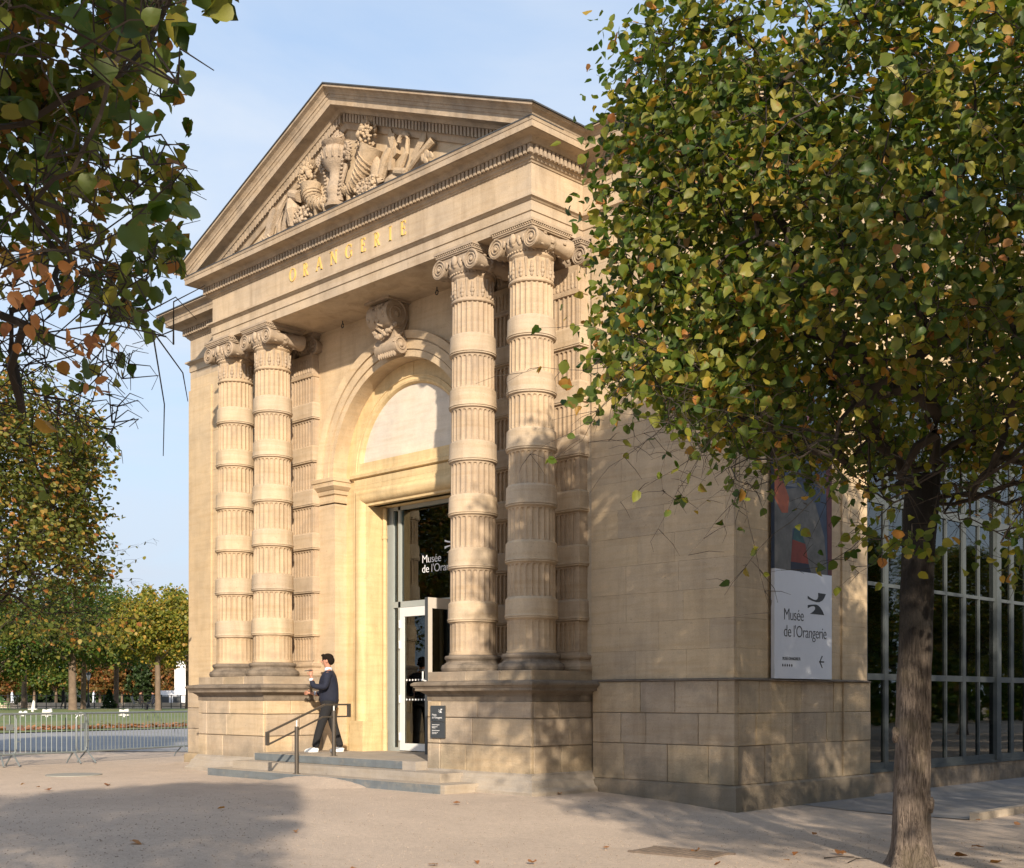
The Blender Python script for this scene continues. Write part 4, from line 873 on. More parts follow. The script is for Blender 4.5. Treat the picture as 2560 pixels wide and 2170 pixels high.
for k in range(6): w.blob((mX(2.55)+rr.uniform(-.12, .16), YT-0.05, 11.80+rr.uniform(-.06, .1)), (0.05, 0.03, 0.1), Rz(rr.uniform(-.8, .8)), 7, 5)
w.build('carved_tools', stone_rel, museum, smooth=35)
# --- console on the keystone
def console():
    x0, x1 = mX(-0.335), mX(0.335); w = MB()
    A, B_ = (16.13, 9.60, 0.30), (16.25, 8.99, 0.19)                     # (y, z, r) of the two scrolls
    for (yy, zz, r) in (A, B_):
        w.lathe([(r*0.93, x0), (r, x0+0.05), (r*0.93, x0+0.16), (r*0.97, x0+0.24), (r*0.93, (x0+x1)/2), (r*0.97, x1-0.24), (r*0.93, x1-0.16), (r, x1-0.05), (r*0.93, x1)], (0, yy, zz), 30, 'x')
        for xs_, dx_ in ((x1, 0.004), (x0, -0.004)):
            pts = []; rad = []
            for i in range(44):
                t = i/43; a = (math.pi*0.5 if zz > 9.3 else -math.pi*0.5)-t*2*math.pi*1.9; q = r*(0.86*(1-t)+0.06)
                pts.append((xs_+dx_, yy+q*math.cos(a), zz+q*math.sin(a))); rad.append(0.024*(1-0.4*t))
            w.tube(pts, rad, 5); w.blob((xs_+dx_, yy, zz), (0.04, 0.06, 0.06), nu=9, nv=6)
    # S-shaped body joining them
    body = [(15.98, 9.40), (16.08, 9.30), (16.12, 9.15), (16.10, 9.02), (16.16, 8.86), (16.25, 8.80), (16.40, 8.84), (16.44, 8.95), (16.46, 9.10), (16.47, 9.5), (16.47, 9.88), (16.15, 9.88), (16.05, 9.6)]
    w.prism(body, lambda y, z: (x0+0.03, y, z), lambda y, z: (x1-0.03, y, z))
    w.box(x0-0.06, x1+0.06, 15.86, 16.47, 9.86, 9.905)
    for xs_ in (x0+0.02, x1-0.02):
        w.tube([(xs_, 16.36, 9.78), (xs_, 16.43, 9.55), (xs_, 16.35, 9.3), (xs_, 16.22, 9.18), (xs_, 16.13, 9.1), (xs_, 16.07, 9.0)], 0.03, 6)
    gp = []
    for i in range(15):
        t = i/14; a = math.pi*t; gp.append((x0+(x1-x0)*t, 16.08-0.10*math.sin(a), 9.36-0.20*math.sin(a)))
    for p_ in gp:
        for k in range(3): w.blob((p_[0]+rr.uniform(-.03, .03), p_[1]+rr.uniform(-.03, .03), p_[2]+rr.uniform(-.03, .03)), rr.uniform(0.035, 0.055), nu=6, nv=5)
    w.tube([(mX(0), 16.05, 9.28), (mX(-0.08), 15.95, 9.36), (mX(0), 15.92, 9.42), (mX(0.1), 15.96, 9.36)], [0.06, 0.05, 0.05, 0.03], 7)
    for k in range(8): w.blob((x0+0.08+0.07*k, 16.16, 8.83), (0.04, 0.05, 0.09), nu=7, nv=5)
    for k in range(24): w.blob((x0+rr.uniform(0.08, 0.6), 16.13-0.285*math.cos(0.5*rr.uniform(-1, 1)), 9.60+rr.uniform(-.16, .16)), (0.03, 0.02, 0.045), nu=6, nv=4)
    w.build('console', stone_cap, museum, smooth=40)
console()
for dx in (-1.65, 1.45):
    w = MB(); w.tube([(mX(dx), 16.25, 9.91), (mX(dx), 16.25, 9.85)]+[(mX(dx)+0.04*math.sin(t), 16.25, 9.80+0.045*math.cos(t)) for t in [k*0.7 for k in range(10)]], 0.012, 5); w.build('hook', iron, museum)
# --- gilt inscription
def serif(ch):
    """strokes in a unit-height cell: returns list of polygons and advance"""
    T, t, s_ = 0.15, 0.055, 0.05
    st = lambda x, z0=0, z1=1, w_=T: [[(x-w_/2, z0), (x+w_/2, z0), (x+w_/2, z1), (x-w_/2, z1)]]
    sf = lambda x, z, w_=0.30: [[(x-w_/2, z-0.02 if z > 0.5 else z), (x+w_/2, z-0.02 if z > 0.5 else z), (x+w_/2, z+0.02 if z > 0.5 else z+0.04), (x-w_/2, z+0.02 if z > 0.5 else z+0.04)]]
    def arc_(cx_, cz_, rx, rz, a0, a1, wt=lambda a: 0.1, n=16):
        P = []; 
        for i in range(n):
            u0 = a0+(a1-a0)*i/n; u1 = a0+(a1-a0)*(i+1)/n; q = []
            for u_, sg in ((u0, 1), (u1, 1), (u1, -1), (u0, -1)):
                ww = wt(u_)/2*sg; q.append((cx_+(rx+ww)*math.cos(u_), cz_+(rz+min(ww, 0.03) if sg > 0 else rz+max(ww, -0.03))*math.sin(u_)))
            P.append(q)
        return P
    bw = lambda a: 0.05+0.11*abs(math.cos(a))
    if ch == 'O': return arc_(0.42, 0.5, 0.36, 0.49, 0, 2*math.pi, bw, 28), 0.86
    if ch == 'I': return st(0.16)+sf(0.16, 0)+sf(0.16, 0.98), 0.34
    if ch == 'R': return st(0.16)+sf(0.16, 0)+sf(0.13, 0.98, 0.24)+arc_(0.26, 0.74, 0.22, 0.24, -math.pi/2, math.pi/2, bw, 12)+[[(0.2, 0.96), (0.28, 0.96), (0.28, 1.0), (0.2, 1.0)], [(0.2, 0.48), (0.28, 0.48), (0.28, 0.52), (0.2, 0.52)], [(0.26, 0.5), (0.40, 0.5), (0.68, 0.0), (0.52, 0.0)]], 0.72
    if ch == 'A': return [[(0.0+0.06, 0), (0.12, 0), (0.42, 1), (0.36, 1)], [(0.34, 1), (0.48, 1), (0.80, 0), (0.64, 0)], [(0.2, 0.3), (0.62, 0.3), (0.60, 0.36), (0.22, 0.36)]]+sf(0.08, 0, 0.22)+sf(0.72, 0, 0.26), 0.84
    if ch == 'N': return st(0.14, 0, 1, t)+st(0.74, 0, 1, t)+[[(0.08, 1), (0.24, 1), (0.78, 0), (0.70, 0)]]+sf(0.14, 0, 0.24)+sf(0.06, 0.98, 0.2)+sf(0.74, 0.98, 0.24), 0.90
    if ch == 'G': return arc_(0.44, 0.5, 0.36, 0.49, 0.65, 5.6, bw, 24)+st(0.72, 0.08, 0.46, 0.12)+sf(0.70, 0.44, 0.28)+[[(0.68, 0.72), (0.73, 0.72), (0.73, 0.95), (0.70, 0.95)]], 0.88
    if ch == 'E': return st(0.16)+sf(0.13, 0.98, 0.2)+[[(0.1, 0), (0.56, 0), (0.58, 0.2), (0.54, 0.2), (0.5, 0.045), (0.1, 0.045)], [(0.1, 1), (0.54, 1), (0.55, 0.82), (0.51, 0.82), (0.48, 0.955), (0.1, 0.955)], [(0.2, 0.50), (0.44, 0.50), (0.44, 0.545), (0.2, 0.545)], [(0.42, 0.42), (0.46, 0.42), (0.46, 0.62), (0.42, 0.62)]], 0.62
word = 'ORANGERIE'; Hh = 0.275; adv = [serif(c)[1] for c in word]
x_start, x_end = -21.80, -17.93; gap = ((x_end-x_start)-sum(adv)*Hh)/(len(word)-1)
x = x_start
for chh, a in zip(word, adv):
    w = MB()
    for poly in serif(chh)[0]:
        w.prism(poly, lambda px, pz: (x+px*Hh, YP-0.016, 10.575+pz*Hh), lambda px, pz: (x+px*Hh, YP+0.0, 10.575+pz*Hh))
    w.build('letter', gold, museum); x += a*Hh+gap
# --- side: louvre window above the banner, glazed gallery
w = MB(); w.box(XR-0.02, XR+0.03, 17.62, 19.30, 7.55, 7.65); w.box(XR-0.02, XR+0.03, 17.62, 19.30, 9.25, 9.35); w.box(XR-0.02, XR+0.03, 17.52, 17.62, 7.55, 9.35); w.box(XR-0.02, XR+0.03, 19.30, 19.40, 7.55, 9.35)
lv = w.build('louvre_window', alu_w, museum)
for i in range(14):
    MB().rbox(Vector((XR+0.01, 18.46, 7.71+i*0.113)), (0.09, 1.68, 0.045), Matrix.Rotation(0.5, 3, 'Y')).build('slat', alu_w, lv)
GX = XR-0.08
w = MB(); w.box(GX-0.3, XR-0.04, YS, 60, -0.6, 0.24); w.build('gallery_plinth', stone_dark, museum)
w = MB(); w.box(GX-0.25, XR-0.02, YS, 60, 0.24, 0.30); w.build('gallery_sill', alu_g, museum)
bays = []
y = YS
while y < 52:
    bays.append(y); y += 5.85
for bi, y0 in enumerate(bays):
    fr_ = MB(); x0_, x1_ = GX-0.06, GX+0.04
    fr_.box(x0_-0.05, x1_+0.05, y0+5.74, y0+5.96, 0.30, 9.0)                      # big post
    ysn = [0.07, 0.83, 1.62, 2.50, 3.38, 4.22, 4.95]; dbl = (0.83, 2.50, 4.22)
    for d_ in ysn:
        ww = 0.075 if d_ in dbl else 0.027
        fr_.box(x0_, x1_, y0+d_-ww, y0+d_+ww, 0.30, 9.0)
    for z_, h_ in ((0.36, 0.06), (2.06, 0.06), (3.82, 0.035), (5.45, 0.09), (7.2, 0.04), (8.96, 0.06)): fr_.box(x0_+0.003, x1_-0.003, y0, y0+5.75, z_-h_, z_+h_)
    fo = fr_.build('gallery_frame', alu_g, museum)
    e = [0.10, 0.755, 0.905, 1.593, 1.647, 2.425, 2.575, 3.353, 3.407, 4.145, 4.295, 4.923, 4.977, 5.74]
    for k in range(0, len(e), 2):
        for z0_, z1_ in ((0.42, 2.0), (2.12, 3.785), (3.855, 5.36), (5.54, 7.16), (7.24, 8.9)):
            MB().box(GX-0.012, GX, y0+e[k], y0+e[k+1], z0_, z1_).build('pane', glass_f, museum if bi < 2 else fo)
# stone arcade heads above the glazing
w = MB()
for y0 in bays:
    ya, yb = y0+0.0, y0+5.74; r = 0.85; zc = 8.0
    poly = [(ya, 9.92), (ya, zc-r)]+[(ya+r-r*math.cos(t), zc-r+r*math.sin(t)) for t in [k*math.pi/16 for k in range(1, 9)]]
    poly2 = [(yb, 9.92), (yb, zc-r)]+[(yb-r+r*math.cos(t), zc-r+r*math.sin(t)) for t in [k*math.pi/16 for k in range(1, 9)]]
    mid_ = [(ya+r, zc), (yb-r, zc), (yb-r, 9.92), (ya+r, 9.92)]
    for pl in (poly+[(ya+r, 9.92)], poly2+[(yb-r, 9.92)], mid_): w.prism(pl, lambda a, z: (XR-0.003, a, z), lambda a, z: (XR-0.35, a, z))
    w.box(XR-0.35, XR+0.02, y0+5.70, y0+6.0, 7.1, 9.92)
w.build('gallery_wall', stone, museum)
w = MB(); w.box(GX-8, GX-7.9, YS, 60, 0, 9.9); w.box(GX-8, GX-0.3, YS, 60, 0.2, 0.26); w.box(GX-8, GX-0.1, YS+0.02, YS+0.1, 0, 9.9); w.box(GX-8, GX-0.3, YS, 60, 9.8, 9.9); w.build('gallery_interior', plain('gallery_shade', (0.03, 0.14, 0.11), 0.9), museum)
w = MB(); w.box(XR-0.3, XR-0.0, YB-0.4, 60, 9.9, 11.5); w.box(XR-9, XR+0.5, YB-0.5, 60, 11.45, 11.55); w.build('gallery_parapet', stone, museum)
w = MB(); 
for z_ in (0.0, 0.12): w.tube([(XR-1.2, YW+0.6, 12.30+z_), (XR-1.2, 30, 12.30+z_)], 0.025, 5)
for k in range(8): w.tube([(XR-1.2, YW+0.6+1.9*k, 11.55), (XR-1.2, YW+0.6+1.9*k, 12.42)], 0.025, 5)
w.build('roof_rail', iron, museum)

# --- steps
st = MB(); st.box(-23.12, -15.52, 13.96, 17.5, -0.3, 0.155); s1 = st.build('step', step_pale, museum)
st = MB(); st.box(-22.70, -16.02, 14.30, 17.5, 0.155, 0.318); s2 = st.build('step', step_pale, museum)
st = MB(); st.box(-22.44, -17.06, 14.66, 17.7, 0.318, 0.48); s3 = st.build('step', step_pale, museum)
MB().box(-23.122, -15.62, 13.945, 13.962, -0.3, 0.150).build('riser', step_blue, s1)
MB().box(-22.38, -17.45, 14.645, 14.662, 0.33, 0.474).build('riser', step_blue, s3)
st = MB(); st.box(-17.44, -17.06, 14.63, 14.662, 0.318, 0.478); st.build('riser_end', step_pale, s3)
dr = MB(); rd = random.Random(4)
for (x0_, x1_, y0_, hh_) in ((-20.6, -17.6, 13.80, 0.17),):          # sand blown up over the lowest riser
    n = 30; vs = []
    for j in range(6):
        for i in range(n+1):
            t = i/n; x = x0_+(x1_-x0_)*t; env = math.sin(math.pi*t)**0.6; d_ = j/5
            vs.append((x, 13.955-(1-d_)*1.1, -0.02+(hh_)*env*d_**1.6+rd.uniform(-.004, .004)))
    dr.add(vs, [(j*(n+1)+i, j*(n+1)+i+1, (j+1)*(n+1)+i+1, (j+1)*(n+1)+i) for j in range(5) for i in range(n)])
dr.build('sand_drift', sand, smooth=60, kind='structure')

# ================================================================== signs, rail, banner
def sign(z0, z1, label, body):
    t = thing('wall_sign', label, 'sign', (-16.72, YD-0.02, z0))
    MB().box(-16.915, -16.53, YD-0.045, YD-0.014, z0, z1).build('panel', plaque_m, t)
    Mx = lambda lx, lz: Matrix.Translation(Vector((lx, YD-0.047, lz))-t.location) @ Matrix.Rotation(math.pi/2, 4, 'X')
    for (txt, sz, lx, lz) in body: place_text('lettering', text_mesh(txt, sz, 0.001, 0.9), Mx(lx, lz), white_p, t)
    return t
t = sign(1.222, 1.515, 'upper charcoal sign with white emblem on the right pedestal, above the text-only one', [("Musée\nde l'Orangerie", 0.052, -16.87, 1.33)])
w = MB(); logo(w, -16.64, 1.42, 0.11, lambda x, z, k: (x, YD-0.046-0.002*k, z)); w.build('emblem', white_p, t)
sign(0.92, 1.212, 'lower charcoal sign with small white lines of text on the right pedestal', [("Musée de l'Orangerie", 0.026, -16.87, 1.155), ("Jardin des Tuileries\n75001 Paris", 0.022, -16.87, 1.12), ("Musée de l'Orangerie", 0.026, -16.87, 1.05), ("Ouvert de 9h à 18h\nFermé le mardi", 0.022, -16.87, 1.015)])

hr = thing('handrail', 'dark bronze handrail with two posts on the entrance steps', 'handrail', (-20.0, 14.05, 0.155))
xr = -20.0
def rail(b, pts, h=0.035, wd=0.028):
    for (y0_, z0_), (y1_, z1_) in zip(pts[:-1], pts[1:]):
        b.add([(xr-wd, y0_, z0_-h/2), (xr+wd, y0_, z0_-h/2), (xr+wd, y0_, z0_+h/2), (xr-wd, y0_, z0_+h/2), (xr-wd, y1_, z1_-h/2), (xr+wd, y1_, z1_-h/2), (xr+wd, y1_, z1_+h/2), (xr-wd, y1_, z1_+h/2)], [(0,1,2,3),(7,6,5,4),(0,4,5,1),(1,5,6,2),(2,6,7,3),(3,7,4,0)])
w = MB(); rail(w, [(13.38, 0.985), (14.74, 1.52), (15.35, 1.522)]); w.build('top_rail', rail_m, hr)
w = MB(); rail(w, [(13.38, 0.745), (14.70, 1.275), (15.35, 1.278)], 0.03, 0.02); w.build('lower_rail', rail_m, hr)
for y_, z0_, z1_ in ((13.375, 0.735, 1.0), (15.35, 1.262, 1.54)): MB().box(xr-0.03, xr+0.03, y_-0.03, y_+0.03, z0_, z1_).build('end_bar', rail_m, hr)
for y_, z0_, z1_, z2_ in ((14.06, 0.15, 1.09, 1.235), (14.97, 0.475, 1.40, 1.505)):
    p = MB(); p.tube([(xr, y_, z0_), (xr, y_, z1_)], 0.042, 12); p.tube([(xr, y_, z0_), (xr, y_, z0_+0.012)], 0.075, 12); po = p.build('post', rail_m, hr, smooth=40)
    MB().tube([(xr, y_, z1_), (xr, y_, z2_)], 0.016, 8).build('pin', alu_w, po)

bn = thing('banner', 'tall hanging banner with painted figure above white panel reading Musée de l\'Orangerie', 'banner', (XR+0.09, 18.45, 1.98))
BX = XR+0.09; BY0, BY1 = 17.53, 19.375
MB().box(XR+0.02, BX, BY0, BY1, 1.985, 3.83).build('white_panel', banner_w, bn)
MB().box(XR+0.02, BX-0.001, BY0, BY1, 3.832, 7.50).build('picture_panel', plain('picture_blue', (0.034, 0.053, 0.093), 0.65, 0, 0.5, 2.2), bn)
def patch(poly, mat, k, name='picture_patch'):
    w = MB(); w.prism([(BY0+a*(BY1-BY0), z) for a, z in poly], lambda a, z: (BX+0.001*k, a, z), lambda a, z: (BX-0.002, a, z)); w.build(name, mat, bn)
pb = plain
patch([(0, 6.45), (1, 6.45), (1, 7.50), (0, 7.50)], pb('picture_sky', (0.124, 0.186, 0.260), 0.65, 0, 0.3, 3), 1)
patch([(0.05, 6.35), (0.2, 6.9), (0.45, 7.1), (0.72, 6.7), (0.66, 6.3)], pb('picture_pale_blue', (0.198, 0.260, 0.341), 0.65, 0, 0.3, 3), 2)
patch([(0.42, 6.45), (0.62, 6.45), (0.66, 7.0), (0.5, 7.05)], pb('picture_pink', (0.341, 0.136, 0.155), 0.65, 0, 0.3, 3), 3)
patch([(0.36, 5.85), (0.6, 5.8), (0.66, 6.2), (0.52, 6.4), (0.38, 6.3)], pb('picture_flesh', (0.384, 0.217, 0.161), 0.65, 0, 0.3, 3), 4)
patch([(0, 3.83), (0.27, 3.83), (0.30, 4.55), (0.36, 4.55), (0.62, 3.83), (0.92, 3.83), (0.86, 4.5), (0.7, 5.05), (0.42, 5.28), (0.2, 5.2), (0, 4.95)], pb('picture_grey', (0.118, 0.112, 0.102), 0.65, 0, 0.5, 4), 1)
patch([(0.2, 5.25), (0.26, 5.75), (0.34, 5.7), (0.38, 5.27)], pb('picture_grey_light', (0.155, 0.161, 0.174), 0.65, 0, 0.4, 4), 2)
patch([(0.0, 5.62), (0.10, 5.42), (0.24, 5.06), (0.22, 4.80), (0.12, 4.78), (0.0, 5.0)], pb('picture_orange', (0.310, 0.081, 0.034), 0.65, 0, 0.3, 4), 3)
patch([(0.27, 3.98), (0.58, 3.98), (0.52, 4.32), (0.30, 4.36)], pb('picture_red', (0.186, 0.028, 0.012), 0.65, 0, 0.4, 4), 2)
patch([(0.30, 4.36), (0.52, 4.32), (0.42, 4.62), (0.35, 4.62)], pb('picture_teal', (0.019, 0.068, 0.068), 0.65, 0, 0.4, 4), 2)
patch([(0.27, 3.84), (0.62, 3.84), (0.58, 3.98), (0.27, 3.98)], pb('picture_navy', (0.012, 0.014, 0.03), 0.65, 0, 0.4, 4), 2)
patch([(0.93, 3.84), (1.0, 3.84), (1.0, 6.4), (0.88, 6.4), (0.90, 5.2)], pb('picture_maroon', (0.10, 0.02, 0.02), 0.65, 0, 0.4, 4), 2)
def bt(txt, sz, a, z, sx=0.8, space=0.95, line=0.85):
    me = text_mesh(txt, sz, 0.001, sx, space, line=line, offset=-0.003 if sz > 0.2 else 0)
    Mx = Matrix.Translation(Vector((BX+0.003, a, z))-bn.location) @ Matrix.Rotation(math.pi/2, 4, 'Z') @ Matrix.Rotation(math.pi/2, 4, 'X')
    place_text('lettering', me, Mx, black_p, bn)
bt("Musée\nde l'Orangerie", 0.29, BY0+0.27, 2.98, 0.90, 0.93, 0.98)
bt("MUSEE-ORANGERIE.FR", 0.075, BY0+0.24, 2.30, 0.78)
w = MB(); logo(w, BY0+1.34, 3.30, 0.60, lambda a, z, k: (BX+0.003*k, a, z)); w.build('emblem', black_p, bn)
w = MB(); a_ = BY0+1.42; z_ = 2.29
for pl in ([(a_, z_-0.012), (a_+0.16, z_-0.012), (a_+0.16, z_+0.012), (a_, z_+0.012)], [(a_, z_), (a_+0.09, z_+0.11), (a_+0.115, z_+0.10), (a_+0.03, z_)], [(a_, z_), (a_+0.09, z_-0.11), (a_+0.115, z_-0.10), (a_+0.03, z_)]):
    w.prism(pl, lambda a, z: (BX+0.003, a, z), lambda a, z: (BX, a, z))
for k in range(5): w.prism([(BY0+0.25+k*0.07+0.02*math.cos(q*1.05), 2.21+0.026*math.sin(q*1.05)) for q in range(6)], lambda a, z: (BX+0.003, a, z), lambda a, z: (BX, a, z))
w.build('arrow_and_icons', black_p, bn)


# ================================================================== crowd barriers
def barrier(p0, p1, label):
    p0 = Vector(p0); p1 = Vector(p1); d = p1-p0; Lb = d.length; rz = math.atan2(d.y, d.x)
    t = thing('crowd_barrier', label, 'barrier', (p0.x, p0.y, gz(p0.x, p0.y)), rz, 'steel crowd barriers across the path')
    r = 0.12; z0, z1 = 0.30, 1.27
    pts = [(r, 0, z0)]+[(Lb-r+r*math.sin(a), 0, z0+r-r*math.cos(a)) for a in (0.01, 0.5, 1.0, 1.57)]+[(Lb-r+r*math.cos(a), 0, z1-r+r*math.sin(a)) for a in (0, 0.5, 1.0, 1.57)]+[(r-r*math.sin(a), 0, z1-r+r*math.cos(a)) for a in (0, 0.5, 1.0, 1.57)]+[(r-r*math.cos(a), 0, z0+r-r*math.sin(a)) for a in (0, 0.5, 1.0, 1.57)]
    MB().tube(pts, 0.027, 8).build('frame', galv, t, 40, local=True)
    n = int(Lb/0.142); bar = None
    for i in range(1, n+1):
        x = Lb*i/(n+1)
        if bar is None: bar = MB().tube([(0, 0, z0), (0, 0, z1)], 0.011, 6).build('bar', galv, t, local=True); bar.location.x = x
        else: c = bar.copy(); C.objects.link(c); c.parent = t; c.location.x = x
    for x in (0.36, Lb-0.36):
        MB().tube([(x, -0.30, 0.02), (x, -0.24, 0.10), (x, -0.03, z0), (x, 0.03, z0), (x, 0.24, 0.10), (x, 0.30, 0.02)], 0.02, 7).build('foot', galv, t, 40, local=True)
    MB().box(0.18, 0.38, -0.012, -0.006, 0.88, 1.02).build('name_plate', galv, t, local=True)
    MB().tube([(Lb-0.0, 0, 0.6), (Lb+0.10, 0, 0.6)], 0.012, 6).build('hook', galv, t, local=True)
    return t
barrier((-29.33, 13.95, 0), (-31.0, 18.15, 0), 'steel barrier nearest the museum corner, rightmost of the line')
barrier((-29.08, 11.9, 0), (-29.40, 14.25, 0), 'middle steel barrier between two others on the path')
barrier((-29.6, 9.2, 0), (-29.15, 12.35, 0), 'leftmost steel barrier overlapping the middle one at the photo edge')

# ================================================================== things in the ground
def on_ground(x, y, dz=0): return (x, y, gz(x, y)+dz)
dt = thing('ground_drain', 'flat metal drain grate in the sand before the pedestal', 'drain', on_ground(D(1703, 0, 14.8).x, D(1703, 0, 14.8).y, 0.012), 0.1)
w = MB()
for i in range(11): w.box(-0.55+i*0.1, -0.49+i*0.1, -0.28, 0.28, -0.01, 0.012)
w.box(-0.58, 0.58, -0.30, -0.26, -0.01, 0.014); w.box(-0.58, 0.58, 0.26, 0.30, -0.01, 0.014); w.build('grate', plain('rusty_grate', (0.17, 0.13, 0.10), 0.8, 0, 0.3, 12), dt, local=True)
dt = thing('manhole_cover', 'round greenish cover flush in the sand before the barriers', 'manhole', on_ground(-25.05, 11.86, 0.01))
MB().lathe([(0.0, 0.008), (0.46, 0.008), (0.5, 0.0), (0.5, -0.02)], (0, 0, 0), 24).build('cover', plain('cover_metal', (0.20, 0.22, 0.20), 0.8, 0, 0.3, 9), dt, local=True)
MB().lathe([(0.52, -0.02), (0.58, -0.02), (0.58, 0.010), (0.52, 0.010)], (0, 0, 0), 24).build('rim', plain('cover_rim', (0.26, 0.25, 0.22), 0.9), dt, local=True)

# ================================================================== person on the platform
def skin_mesh(name, verts, edges, radii, mat, parent, sub=2, root=0, extra=None):
    me = bpy.data.meshes.new(name); me.from_pydata(verts, edges, []); o = bpy.data.objects.new(name, me); C.objects.link(o)
    m = o.modifiers.new('skin', 'SKIN'); m.use_smooth_shade = True
    for i, v in enumerate(me.skin_vertices[0].data):
        r = radii[i]; v.radius = (r, r) if not hasattr(r, '__len__') else r; v.use_root = (i == root)
    s = o.modifiers.new('sub', 'SUBSURF'); s.levels = sub; s.render_levels = sub
    bpy.context.view_layer.update()
    ev = o.evaluated_get(bpy.context.evaluated_depsgraph_get()); m2 = bpy.data.meshes.new_from_object(ev)
    bpy.data.objects.remove(o); m2.materials.clear(); m2.materials.append(mat)
    for p in m2.polygons: p.use_smooth = True; p.material_index = 0
    o = bpy.data.objects.new(name, m2); C.objects.link(o); o.parent = parent; return o
K = 1/S
# local frame: +x is the walking direction (towards photo left), z up; heights in metres * K
man = thing('person', 'man in navy blazer, black trousers and white trainers walking, hand raised to his mouth', 'person', (-21.55, 16.0, 0.48), 0)
man.rotation_euler = (0, 0, math.atan2(-sy_, -cy_)); man.scale = (K, K, K)
V = [(0, 0, 0.96), (0.0, 0, 1.10), (0.015, 0, 1.26), (0.0, 0, 1.42), (0.005, 0, 1.50), (0.03, 0, 1.56), (0.045, 0, 1.64), (0.035, 0, 1.72),        # 0 pelvis..7 crown
     (0.0, 0.10, 0.90), (0.12, 0.10, 0.52), (0.22, 0.10, 0.08), (0.36, 0.10, 0.035),          # near leg forward
     (0.0, -0.10, 0.90), (-0.06, -0.10, 0.50), (-0.20, -0.10, 0.10), (-0.08, -0.10, 0.035),   # other leg back
     (0.0, 0.19, 1.42), (0.03, 0.25, 1.16), (0.25, 0.20, 1.20), (0.30, 0.16, 1.38),          # arm raised to the mouth
     (0.0, -0.19, 1.42), (0.02, -0.25, 1.14), (0.22, -0.22, 1.04), (0.36, -0.20, 1.06)]
E_ = [(0, 1), (1, 2), (2, 3), (3, 4), (4, 5), (5, 6), (6, 7), (0, 8), (8, 9), (9, 10), (10, 11), (0, 12), (12, 13), (13, 14), (14, 15), (3, 16), (16, 17), (17, 18), (18, 19), (3, 20), (20, 21), (21, 22), (22, 23)]
Rr = [(0.07, 0.06), (0.09, 0.08), (0.11, 0.09), (0.07, 0.06), 0.05, 0.065, 0.085, 0.07, 0.055, 0.05, 0.03, 0.018, 0.055, 0.05, 0.03, 0.018, 0.045, 0.042, 0.038, 0.028, 0.045, 0.045, 0.038, 0.028]
skin_mesh('body', V, E_, Rr, skin_m, man)
# clothes: same skeleton, slightly fuller
jv = [(0, 0, 0.79), (0.0, 0, 1.04), (0.015, 0, 1.25), (0.0, 0, 1.39), (0.0, 0, 1.46), (0.0, 0.19, 1.42), (0.02, 0.265, 1.16), (0.25, 0.21, 1.19), (0.285, 0.18, 1.29), (0.0, -0.19, 1.42), (0.02, -0.26, 1.14), (0.20, -0.23, 1.05), (0.28, -0.215, 1.06)]
je = [(0, 1), (1, 2), (2, 3), (3, 4), (3, 5), (5, 6), (6, 7), (7, 8), (3, 9), (9, 10), (10, 11), (11, 12)]
jr = [(0.20, 0.165), (0.19, 0.155), (0.205, 0.16), (0.18, 0.14), (0.09, 0.09), 0.08, 0.068, 0.056, 0.048, 0.08, 0.068, 0.056, 0.048]
skin_mesh('jacket', jv, je, jr, navy_m, man)
tv = [(0, 0, 1.0), (0.0, 0.09, 0.88), (0.12, 0.10, 0.52), (0.19, 0.10, 0.30), (0.24, 0.10, 0.06), (0.0, -0.09, 0.86), (-0.06, -0.10, 0.50), (-0.13, -0.10, 0.28), (-0.20, -0.10, 0.07)]
skin_mesh('trousers', tv, [(0, 1), (1, 2), (2, 3), (3, 4), (0, 5), (5, 6), (6, 7), (7, 8)], [(0.155, 0.14), 0.118, 0.085, 0.075, 0.070, 0.118, 0.085, 0.075, 0.070], trouser_m, man)
for y_, hx, tx in ((0.10, 0.18, 0.43), (-0.10, -0.25, 0.0)):
    w = MB(); n_ = 12
    for zz, ex in ((0.0, 0.0), (0.03, 0.004), (0.055, -0.004), (0.085, -0.02)):
        for k in range(n_):
            a = 2*math.pi*k/n_; cx = (hx+tx)/2-(0.02 if zz > 0.05 else 0)-(0.03 if zz > 0.07 else 0); w.v.append((cx+((tx-hx)/2+ex-(0.05 if zz > 0.07 else 0))*math.cos(a), y_+(0.05+ex*0.5)*math.sin(a)*(1.0 if math.cos(a) > -0.3 else 0.85), zz))
    for j in range(3):
        for k in range(n_): w.f.append((j*n_+k, j*n_+(k+1) % n_, (j+1)*n_+(k+1) % n_, (j+1)*n_+k))
    w.f.append(tuple(range(n_))[::-1]); w.f.append(tuple(3*n_+k for k in range(n_))); w.build('shoe', shoe_m, man, 50, local=True)
w = MB(); w.blob((0.02, 0, 1.70), (0.108, 0.085, 0.085), None, 16, 10); w.blob((-0.025, 0, 1.655), (0.078, 0.084, 0.085), None, 14, 8); w.blob((0.10, 0, 1.745), (0.045, 0.06, 0.03), None, 10, 6); w.build('hair', hair_m, man, 60, local=True)
w = MB(); w.blob((0.132, 0, 1.635), (0.022, 0.014, 0.02), nu=8, nv=6); w.tube([(0.118, 0, 1.665), (0.135, 0, 1.635)], [0.008, 0.013], 6); w.build('nose', skin_m, man, 60, local=True)
for s_ in (-1, 1):
    w = MB(); w.blob((0.03, s_*0.088, 1.64), (0.02, 0.012, 0.032), nu=8, nv=6); w.build('ear', skin_m, man, 60, local=True)
    MB().blob((0.112, s_*0.032, 1.66), (0.010, 0.013, 0.008), nu=8, nv=5).build('eye', black_p, man, 60, local=True)
MB().blob((0.118, 0, 1.595), (0.012, 0.026, 0.008), nu=8, nv=5).build('mouth', plain('lips', (0.30, 0.10, 0.08), 0.5), man, 60, local=True)
